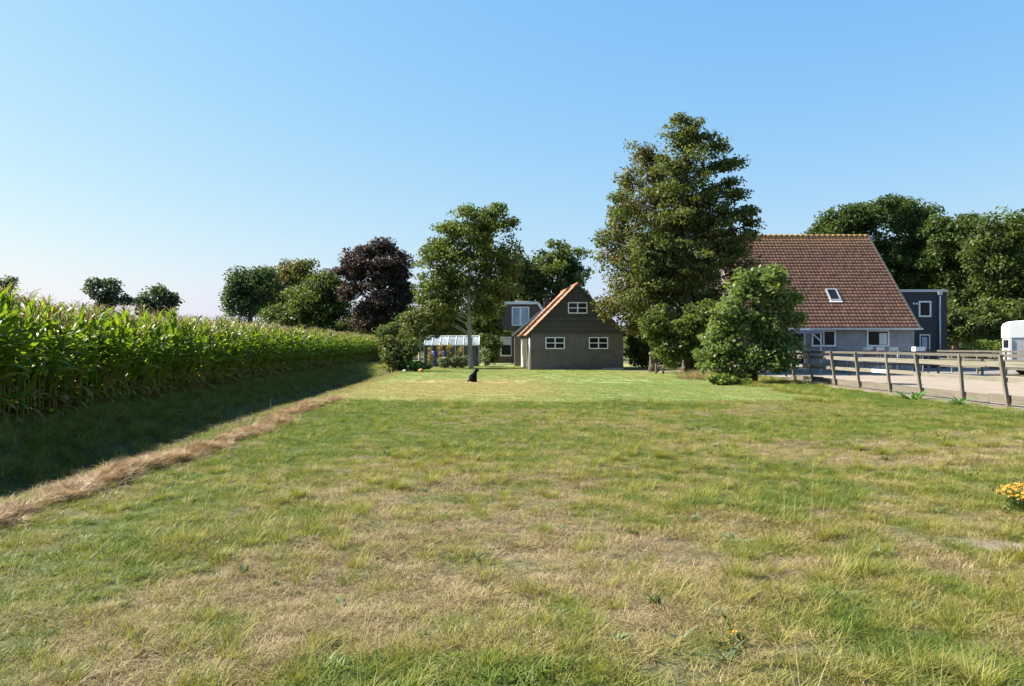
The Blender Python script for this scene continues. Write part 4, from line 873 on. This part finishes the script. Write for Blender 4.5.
def rail(name, z, h, mat, dy=0, w=.035):
    mb = MB(); segs = np.linspace(y0, y1 + dy, 7)
    for k in range(6):
        za = z + random.gauss(0, .012); zb = z + random.gauss(0, .012)
        mb.bar((fpos(z) + .03, segs[k] + .004, za), (fpos(z) + .03, segs[k + 1] - .004, zb), w, h)
    return mb.build(name, M[mat], fen)
rail('top_rail', 1.40, .085, 'rail_dark'); rail('rail', 1.15, .15, 'rail_light', -.2); rail('rail', .73, .13, 'rail_light', .1); M['board_wood'] = woodmat('board_wood', (.12, .105, .078))
rail('base_board', .17, .24, 'board_wood', .0, .03)
MB().bar((fpos(.73) + .005, 862 * 0 + 28.6 - 28, .735), (fpos(.73) + .005, 27.5 - 28 + .0, .735), .012, .12).build('white_patch', M['white_paint'], fen)
f2 = empty('fence', (27.4, 44, 0)); tag(f2, 'thin grey fence on the far side of the sand arena', 'fence')
for y in (50.4, 47.8, 45.2, 42.6, 40.0, 37.4, 34.8): MB().bar((0, y - 44, -.1), (-.02, y - 44, 1.42), .09, .09, (0, 1, 0)).build('post', M['post_wood'], f2)
for z in (1.34, .85, .4):
    MB().bar((-.07, -11, z), (-.07, 7, z), .03, .11).build('rail', M['rail_dark'], f2)
f3 = empty('fence', (20, 43.6, 0)); tag(f3, 'dark low rail fence across the arena in front of the farmhouse', 'fence')
for x in np.arange(14.2, 27, 2.5): MB().bar((x - 20, 0, -.1), (x - 20, 0, 1.32), .10, .10, (0, 1, 0)).build('post', M['post_wood'], f3)
for z in (1.24, .62): MB().bar((-6.2, -.07, z), (7.2, -.07, z), .03, .13).build('rail', M['rail_dark'], f3)

# hedge clipped
def hedge(name, label, x0, x1, y0, y1, h, mat, seed):
    r = np.random.default_rng(seed); root = empty(name, ((x0 + x1) / 2, (y0 + y1) / 2, 0)); tag(root, label, 'hedge'); k = int((x1 - x0) * (y1 - y0) * h * 9)
    c = np.stack([r.uniform(x0, x1, k), r.uniform(y0, y1, k), r.uniform(.1, h - .1, k)], 1)
    V_, Q_, A_ = leaf_cloud(c, np.full(k, .28), 60, .12, .9, seed); V_[:, 2] = np.minimum(V_[:, 2], h + r.uniform(-.02, .05, len(V_)))
    V_ -= np.array([(x0 + x1) / 2, (y0 + y1) / 2, 0]); link('foliage', np_mesh('foliage', V_, [Q_], mat, {'rnd': A_}), root)
    st = MB()
    for x in np.arange(x0 + .2, x1, .5): st.tube([(x - (x0 + x1) / 2, 0, 0), (x - (x0 + x1) / 2 + .05, 0, h * .8)], [.03, .01], 5)
    st.build('stems', M['bark'], root); return root
hedge('hedge', 'clipped bright green hedge left of the white trailer', 35.6, 38.8, 60, 61, 2.15, HDG, 91)

# ------------------------------------------------------------------ white horse trailer
TY = 44.0; tx0 = (1009 - CX) / F * TY
trl = empty('horse_trailer', (tx0, TY, 0), R(-21)); tag(trl, 'white trailer with a rounded roof and grey lower sides beyond the fence', 'trailer')
M['trailer_white'] = simple('trailer_white', (.82, .82, .80), .3, .03, 3); M['trailer_grey'] = simple('trailer_grey', (.40, .41, .43), .45, .08, 3)
pr = [(0, 2.1), (0, 2.78), (.10, 2.98), (.34, 3.09), (1.0, 3.12), (4.2, 3.12), (4.4, 2.95), (4.4, 2.1)]
ot = MB().poly([(x, 0, z) for x, z in pr], (0, 1.9, 0)).build('upper_body', M['trailer_white'], trl, bevel=.04)
MB().box(.05, 4.35, .03, 1.87, .45, 2.098).build('lower_body', M['trailer_grey'], trl, bevel=.02)
MB().box(.0, .14, -.02, .028, .45, 2.09).build('corner_strip', M['white_paint'], trl)
MB().box(.036, .049, .35, 1.5, 1.55, 2.0).build('window', M['dark_glass'], trl)
MB().box(1.4, 2.0, .5, 1.3, 3.121, 3.24).build('roof_vent', M['trailer_white'], trl, bevel=.03)
for x in (1.05, 1.95):
    for yy in (-.03, 1.75):
        wh = MB().tube([(x, yy, .33), (x, yy + .18, .33)], .33, 18).build('wheel', simple('tyre', (.02, .02, .02), .8, .2), trl)
        MB().tube([(x, yy - .012, .33), (x, yy + .02, .33)], .19, 14).build('rim', M['grey_metal'], wh)
MB().bar((-.9, .95, .45), (.05, .95, .45), .1, .1).build('drawbar', M['grey_metal'], trl)

# ------------------------------------------------------------------ greenhouse and garden
M['gh_roof'] = glassmat('gh_roof', (.20, .24, .255), .45, .3); M['gh_wall'] = glassmat('gh_wall', (.055, .07, .10), .08, .7)
GY_ = 62.0; gh = empty('greenhouse', ((451 - CX) / F * GY_, GY_, 0)); tag(gh, 'small glass greenhouse with a pale blue roof behind the flower bed', 'greenhouse')
gx0, gx1 = (424 - 451) / F * GY_, (479 - 451) / F * GY_; ge, gr_ = 1.72, 2.42
MB().box(gx0, gx1, 0, .02, 0, ge).build('glass_wall', M['gh_wall'], gh)
MB().poly([(gx0, .03, 0), (gx0, .03, ge), (gx0, 1.3, gr_), (gx0, 2.6, ge), (gx0, 2.6, 0)], (.02, 0, 0)).build('glass_end', M['gh_wall'], gh)
MB().poly([(gx1 - .02, .03, 0), (gx1 - .02, .03, ge), (gx1 - .02, 1.3, gr_), (gx1 - .02, 2.6, ge), (gx1 - .02, 2.6, 0)], (.02, 0, 0)).build('glass_end', M['gh_wall'], gh)
MB().poly([(gx0, -.05, ge), (gx0, 1.3, gr_ + .03), (gx0, 2.65, ge), (gx0, 1.3, gr_ - .01)], (gx1 - gx0, 0, 0)).build('glass_roof', M['gh_roof'], gh)
fb = MB()
for i in range(8):
    x = gx0 + (gx1 - gx0) * i / 7; fb.box(x - .02, x + .02, -.045, -.005, 0, ge - .04); fb.bar((x, -.07, ge + .02), (x, 1.3, gr_ + .06), .035, .035)
fb.box(gx0, gx1, -.08, -.052, ge - .04, ge + .03); fb.tube([(gx0, 1.3, gr_ + .07), (gx1, 1.3, gr_ + .07)], .03, 6); fb.build('frame', M['white_paint'], gh)
# tall bean poles wrapped in yellowing vines
m_bean = leafmat('bean_leaf', [(0, (.16, .12, .03)), (.5, (.30, .21, .06)), (1, (.22, .24, .06))], .35)
for i, (px, top, lb) in enumerate(((430, 346, 'leftmost bean pole beside the pumpkin plant, leafy down to the ground'), (440.5, 343, 'second bean pole from the left in front of the greenhouse'), (449, 343, 'third bean pole from the left in front of the greenhouse'), (458.5, 347, 'right bean pole, the thinnest, next to the lawn tree trunk'))):
    o_ = W(px, 368, 58.0); root = empty('bean_pole', (o_.x, 58, 0)); tag(root, lb, 'bean pole', 'bean poles in front of the greenhouse'); h = W(px, top, 58).z
    MB().tube([(0, 0, -.1), (.03, 0, h)], [.03, .02], 6).build('pole', M['pale_bark'], root)
    k = 16 if i != 3 else 10; c = np.stack([rng.normal(0, .07, k), rng.normal(0, .07, k), rng.uniform(.15, h - .1, k)], 1)
    V_, Q_, A_ = leaf_cloud(c, np.full(k, .22), 26, .11, 1.0, 200 + i); link('foliage', np_mesh('foliage', V_, [Q_], m_bean, {'rnd': A_}), root)
GRG = leafmat('leaf_grey_green', [(0, (.10, .13, .07)), (.5, (.17, .2, .11)), (1, (.27, .29, .18))], .3)
for i, (px, lb) in enumerate(((443.5, 'grey-green bed plant between the second and third bean poles'), (454, 'grey-green bed plant between the third and right bean poles'), (462, 'grey-green bed plant closest to the lawn tree trunk'))):
    plant('bed_plant', lb, 'plant', 57.6, [(px, 363, 5.5, 5.5), (px + 1, 359, 4, 3)], GRG, .11, 1.4, (.18, .3), 60, seed=210 + i, group='grey-green plants in the bed', limbs=False, part='foliage')
plant('sapling', 'thin pale sapling on the lawn beside the ivy shrub', 'tree', 60, [(485, 359, 4, 4), (483, 352, 3, 4), (487, 363, 4, 2)], GRG, .1, 1.2, (.15, .28), 40, (485, 345, .06), 'pale_bark', seed=215)
# blue barrels inside the bed
for px, lb in ((435, 'dark blue barrel at the greenhouse left of the second bean pole'), (445, 'dark blue barrel at the greenhouse behind the third bean pole')):
    o_ = W(px, 368, 60.8); root = empty('barrel', (o_.x, 60.8, 0)); tag(root, lb, 'barrel', 'blue barrels by the greenhouse'); bm_ = simple('blue_plastic', (.03, .05, .19), .4, .15, 4)
    MB().tube([(0, 0, 0), (0, 0, .04), (0, 0, .5), (0, 0, .55), (0, 0, 1.0), (0, 0, 1.2), (0, 0, 1.24)], [.24, .27, .29, .31, .29, .26, .24], 16).build('drum', bm_, root, True); MB().tube([(0, 0, 1.241), (0, 0, 1.28)], .25, 16).build('lid', bm_, root)
# pumpkin plant with pumpkin
SQL = leafmat('squash_leaf', [(0, (.03, .08, .02)), (.5, (.06, .14, .03)), (1, (.12, .22, .06))], .35)
plant('pumpkin_plant', 'sprawling pumpkin plant with broad green leaves at the lawn edge', 'plant', 49.5, [(413, 366, 8, 4.5), (420, 365, 6, 5), (406, 368, 5, 3), (426, 366, 4, 4)], SQL, .24, 1.2, (.2, .38), 26, seed=220, limbs=False, part='foliage', up=1.2)
def pumpkin(c, r, mat, label):
    nu, nv = 24, 10; V_ = []
    for j in range(nv + 1):
        t = math.pi * j / nv
        for i in range(nu): a = 2 * math.pi * i / nu; k = r * (1 + .07 * math.cos(a * 8)) * math.sin(t); V_.append((k * math.cos(a), k * math.sin(a), r * .75 * math.cos(t) + r * .72))
    Fs = [(j * nu + i, (j + 1) * nu + i, (j + 1) * nu + (i + 1) % nu, j * nu + (i + 1) % nu) for j in range(nv) for i in range(nu)]
    root = empty('pumpkin', c); tag(root, label, 'pumpkin'); MB().add(V_, Fs).build('fruit', mat, root, True); MB().tube([(0, 0, r * 1.4), (.02, 0, r * 1.75)], [.02, .012], 6).build('stalk', M['pale_bark'], root)
p_ = W(421, 370, 48.6); pumpkin((p_.x, 48.6, gz1(p_.x, 48.6)), .15, simple('pumpkin_skin', (.62, .22, .03), .5, .2, 4), 'orange pumpkin lying at the edge of the pumpkin plant')
p_ = W(404.5, 371, 48.6); pumpkin((p_.x, 48.6, gz1(p_.x, 48.6)), .11, simple('pale_skin', (.62, .62, .48), .5, .15, 4), 'small pale pumpkin at the left end of the pumpkin plant')

# ------------------------------------------------------------------ yard things in front of the farmhouse
def yard(px, Y): return ((px - CX) / F * Y, Y, .012)
bin_ = empty('rubbish_bin', yard(840, 47)); tag(bin_, 'blue-grey wheeled bin between the farmhouse windows', 'bin'); bm_ = simple('bin_plastic', (.10, .14, .17), .5, .1)
MB().add([(-.24, -.26, .08), (.24, -.26, .08), (.24, .26, .08), (-.24, .26, .08), (-.3, -.34, 1.3), (.3, -.34, 1.3), (.3, .34, 1.3), (-.3, .34, 1.3)], [(0, 3, 2, 1), (4, 5, 6, 7), (0, 1, 5, 4), (1, 2, 6, 5), (2, 3, 7, 6), (3, 0, 4, 7)]).build('body', bm_, bin_)
MB().poly([(-.32, -.37, 1.302), (-.32, .37, 1.302), (-.32, .37, 1.36), (-.32, 0, 1.42), (-.32, -.37, 1.36)], (.64, 0, 0)).build('lid', bm_, bin_)
for x in (-.27, .25): MB().tube([(x, .28, .1), (x + .05, .28, .1)], .1, 12).build('wheel', simple('rubber', (.02, .02, .02), .8), bin_)
wc = woodmat('grey_board', (.25, .23, .2), .8, 'x')
def table(px, w, Y, label, h=.95):
    t = empty('trestle_table', yard(px, Y)); tag(t, label, 'table'); MB().box(-w / 2, w / 2, -.35, .35, h - .05, h).build('tabletop', bpy.data.materials['dark_wood'], t)
    for x in (-w / 2 + .15, w / 2 - .15):
        for y in (-.28, .28): MB().box(x - .035, x + .035, y - .035, y + .035, 0, h - .052).build('leg', wc, t)
    return t
table(857, 1.5, 47, 'long dark table between the bin and the red tub', 1.35); table(914, 1.7, 46, 'dark trestle table carrying a white crate near the annexe', 1.33)
def crate(px, Y, z, w, h, label):
    c = empty('crate', (yard(px, Y)[0], Y, z)); tag(c, label, 'crate')
    MB().box(-w / 2, w / 2, -.2, .2, 0, .02).build('base', M['white_paint'], c)
    s = MB(); s.box(-w / 2, w / 2, -.22, -.201, 0, h); s.box(-w / 2, w / 2, .201, .22, 0, h); s.box(-w / 2 - .02, -w / 2 - .001, -.22, .22, 0, h); s.box(w / 2 + .001, w / 2 + .02, -.22, .22, 0, h); s.build('sides', M['white_paint'], c); return c
crate(918.5, 46, 1.342, .55, .26, 'white crate on the trestle table near the annexe'); crate(868, 47, 1.362, .36, .24, 'white crate at the right end of the long dark table')
table(877, 1.5, 46.3, 'dark table under the upturned red tub', 1.1)
tub = empty('tub', (yard(877, 46.3)[0], 46.3, 1.112)); tag(tub, 'low rounded red plastic tub turned upside down on a dark table', 'tub'); rd = simple('red_plastic', (.36, .06, .025), .4, .15, 3)
MB().tube([(0, 0, .0), (0, 0, .16), (0, 0, .27), (0, 0, .33), (0, 0, .35)], [.60, .55, .44, .25, .05], 20).build('shell', rd, tub, True); MB().tube([(0, 0, 0), (0, 0, .05)], .64, 20).build('rim', rd, tub)
def chair(px, Y, rz, label):
    c = empty('garden_chair', yard(px, Y), rz); tag(c, label, 'chair', 'white garden chairs on the yard'); s = 1.0; zz = .62
    MB().box(-.26, .26, -.25, .25, zz, zz + .04).build('seat', M['white_paint'], c)
    b = MB(); b.box(-.26, -.2, .25, .29, zz, zz + .95); b.box(.2, .26, .25, .29, zz, zz + .95); b.box(-.199, .199, .255, .285, zz + .75, zz + .95); b.box(-.04, .04, .26, .28, zz + .05, zz + .749); b.build('backrest', M['white_paint'], c)
    for x in (-.23, .23):
        for y in (-.22, .22): MB().box(x - .025, x + .025, y - .025, y + .025, 0, zz - .002).build('leg', M['white_paint'], c)
chair(883.5, 45.6, .2, 'white garden chair right beside the red tub'); chair(891.5, 45.8, -.9, 'white garden chair turned sideways, right of the other')
# post stumps at the soil path
for px, h, lb in ((656, .62, 'taller dark wooden stake on the soil beside the barn'), (663, .45, 'shorter dark wooden stake under the alder')):
    p_ = W(px, 372, 45.5); s_ = empty('stake', (p_.x, 45.5, gz1(p_.x, 45.5))); tag(s_, lb, 'stake'); MB().bar((0, 0, -.1), (.02, 0, h), .13, .13, (0, 1, 0)).build('shaft', M['post_wood'], s_, bevel=.01); MB().bar((.02, 0, h), (.022, 0, h + .03), .09, .09, (0, 1, 0)).build('cap', M['rail_dark'], s_)
lg = MB(); lg.tube([(-1.2, 0, 0), (1.2, .2, .03)], [.10, .08], 10); p_ = W(676, 366, 48); o = lg.build('log', M['bark'], None, True); o.location = (p_.x, 48, .36); tag(o, 'thin log lying across the soil under the alder', 'log')

# ------------------------------------------------------------------ dog
def dog():
    J = [(-.13, 0, .12, .115), (-.06, 0, .23, .115), (.03, 0, .33, .105), (.075, 0, .42, .075), (.10, 0, .49, .072), (.13, 0, .53, .09), (.205, 0, .51, .058), (.255, 0, .50, .042),
         (-.22, 0, .05, .03), (-.25, .07, .03, .022), (-.25, .15, .025, .014)]
    E = [(0, 1), (1, 2), (2, 3), (3, 4), (4, 5), (5, 6), (6, 7), (0, 8), (8, 9), (9, 10)]
    for s in (-1, 1):
        b = len(J); J += [(.08, s * .07, .25, .055), (.095, s * .075, .13, .036), (.10, s * .075, .035, .03), (.15, s * .075, .022, .026)]; E += [(2, b), (b, b + 1), (b + 1, b + 2), (b + 2, b + 3)]
        b = len(J); J += [(-.04, s * .12, .15, .075), (.03, s * .14, .10, .05), (-.07, s * .13, .04, .032), (.05, s * .13, .024, .028)]; E += [(0, b), (b, b + 1), (b + 1, b + 2), (b + 2, b + 3)]
        b = len(J); J += [(.115, s * .058, .525, .024), (.11, s * .085, .485, .02), (.115, s * .09, .445, .012)]; E += [(4, b), (b, b + 1), (b + 1, b + 2)]
    me = bpy.data.meshes.new('dog'); me.from_pydata([j[:3] for j in J], E, []); me.update()
    o = bpy.data.objects.new('dog_cage', me); COL.objects.link(o); md = o.modifiers.new('skin', 'SKIN'); md.use_smooth_shade = True
    sk = me.skin_vertices[0].data
    for i, j in enumerate(J): sk[i].radius = (j[3], j[3]); sk[i].use_root = (i == 0)
    sd = o.modifiers.new('sub', 'SUBSURF'); sd.levels = 2; sd.render_levels = 2
    dg = bpy.context.evaluated_depsgraph_get(); m2 = bpy.data.meshes.new_from_object(o.evaluated_get(dg)); bpy.data.objects.remove(o)
    m2.name = 'body'; m2.materials.clear(); fur = simple('black_fur', (.006, .0055, .006), .8, .4, 30, 0, .08, .5); m2.materials.append(fur)
    p = W(473.5, 382.5, 35); root = empty('dog', (p.x, 35, gz1(p.x, 35) + .0), R(22)); tag(root, 'black dog sitting on the mown lawn, facing right', 'dog'); b = link('body', m2, root)
    for s in (-1, 1): MB().ball((.195, s * .05, .56), .009, 8, 6).build('eye', simple('dog_eye', (.10, .05, .02), .1, .1), root)
    MB().ball((.297, 0, .51), .013, 8, 6).build('nose', simple('dog_nose', (.01, .01, .01), .3, .1), root)
    root.scale = (1.05, 1.05, 1.05)
dog()

# ------------------------------------------------------------------ flowers and weeds in the field
m_pet = simple('yellow_petal', (.66, .34, .008), .5, .15, 20); m_eye = simple('flower_eye', (.30, .10, .015), .7, .2, 20)
def flower_bits(pts, r_=.015):
    a, b = MB(), MB()
    for p in pts:
        p = Vector(p); ax_ = Vector((random.gauss(-.2, .4), random.gauss(-.3, .4), 1)).normalized(); x = ax_.cross(Vector((0, 1, .1))).normalized(); y = ax_.cross(x)
        for k in range(9):
            t = 2 * math.pi * k / 9 + random.random() * .2; d = x * math.cos(t) + y * math.sin(t); s = x * -math.sin(t) + y * math.cos(t)
            a.add([p + d * r_ * .25, p + d * r_ * .75 + s * r_ * .24 + ax_ * .002, p + d * r_ * 1.1, p + d * r_ * .75 - s * r_ * .24 + ax_ * .002], [(0, 1, 2, 3)])
        b.ball(p + ax_ * .002, r_ * .34, 8, 5)
    return a, b
def flower_plant(x, y, w, h, nf, nl, label, group=None, seed=0, lf=.032):
    z = gz1(x, y); root = empty('flowering_plant', (x, y, z)); tag(root, label, 'flower', group); random.seed(seed); st = MB(); pts = []
    for i in range(nf):
        a = random.uniform(0, 6.28); q = math.sqrt(random.random()) * w; hh = h * random.uniform(.72, 1.05) * (1 - .25 * (q / max(w, .01)) ** 2); tip = Vector((q * math.cos(a), q * math.sin(a), hh)); pts.append(tip)
        st.tube([(tip.x * .25, tip.y * .25, -.02), (tip.x * .7, tip.y * .7, hh * .5), tip], [.004, .003, .002], 4, False)
    st.build('stem', simple('flower_stem', (.07, .12, .03), .6), root)
    c = np.stack([rng.normal(0, w * .45, nl), rng.normal(0, w * .45, nl), rng.uniform(.05, h * .8, nl)], 1); V_, Q_, A_ = leaf_cloud(c, np.full(nl, .12), 22, lf, .9, seed); link('foliage', np_mesh('foliage', V_, [Q_], MDG, {'rnd': A_}), root)
    a, b = flower_bits(pts); f = a.build('flowers', m_pet, root); b.build('flower_eyes', m_eye, f)
flower_plant(5.08, 7.5, .30, .31, 170, 45, 'clump of many yellow daisies at the right edge of the field', seed=3)
flower_plant(5.34, 9.0, .03, .30, 1, 2, 'lone yellow flower on a thin stem near the daisy clump', seed=4)
flower_plant(1.18, 4.14, .02, .09, 2, 2, 'pair of yellow and orange flowers low in the dry grass', seed=5)
# dock plants by the fence
DOC = leafmat('dock_leaf', [(0, (.05, .12, .03)), (.5, (.09, .18, .05)), (1, (.16, .26, .10))], .3, rough=.35, spec=.5)
def dock(x, y, s, label, seed):
    root = empty('dock_plant', (x, y, gz1(x, y))); tag(root, label, 'plant'); me = tuft('leaves', DOC, [dict(n=16, rad=.10 * s, h=(.3 * s, .55 * s), w=(.09 * s, .15 * s), lean=.9, droop=.9, seg=5, seed=seed)]); link('leaves', me, root)
    MB().tube([(0, 0, 0), (.02, .01, .25 * s)], [.012, .006], 6).build('stem', M['pale_bark'], root)
dock(12.15, 23.4, 1.15, 'largest dock plant with broad drooping leaves below the fence', 300); dock(12.6, 23.9, .9, 'dock plant right behind the largest one, touching the fence board', 301); dock(12.45, 21.4, .85, 'smaller dock plant between the last fence posts', 302)
DRYC = leafmat('dry_clump', DRY, .25, (1.1, 1.05, .8))
for i, (px, py, Yd, s, lb) in enumerate(((690, 378, 38.3, 1.1, 'clump of tall dry yellow grass below the alder'), (701, 379, 37.6, .9, 'clump of dry yellow grass left of the nettles'))):
    p_ = W(px, py, Yd); root = empty('dry_grass_clump', (p_.x, Yd, gz1(p_.x, Yd))); tag(root, lb, 'grass clump', 'dry grass clumps under the trees')
    link('blades', tuft('blades', DRYC, [dict(n=420, rad=.55 * s, h=(.35, .75), w=(.008, .016), lean=.35, droop=.6, seed=310 + i, rr=(.4, 1))]), root)
plant('nettle_patch', 'low bright green nettles at the foot of the glossy bush', 'plant', 32.6, [(722, 380, 10, 6), (734, 381, 8, 6), (714, 379, 6, 4), (745, 383, 7, 4)], HDG, .10, 1.3, (.12, .24), 60, seed=320, limbs=False, part='foliage')
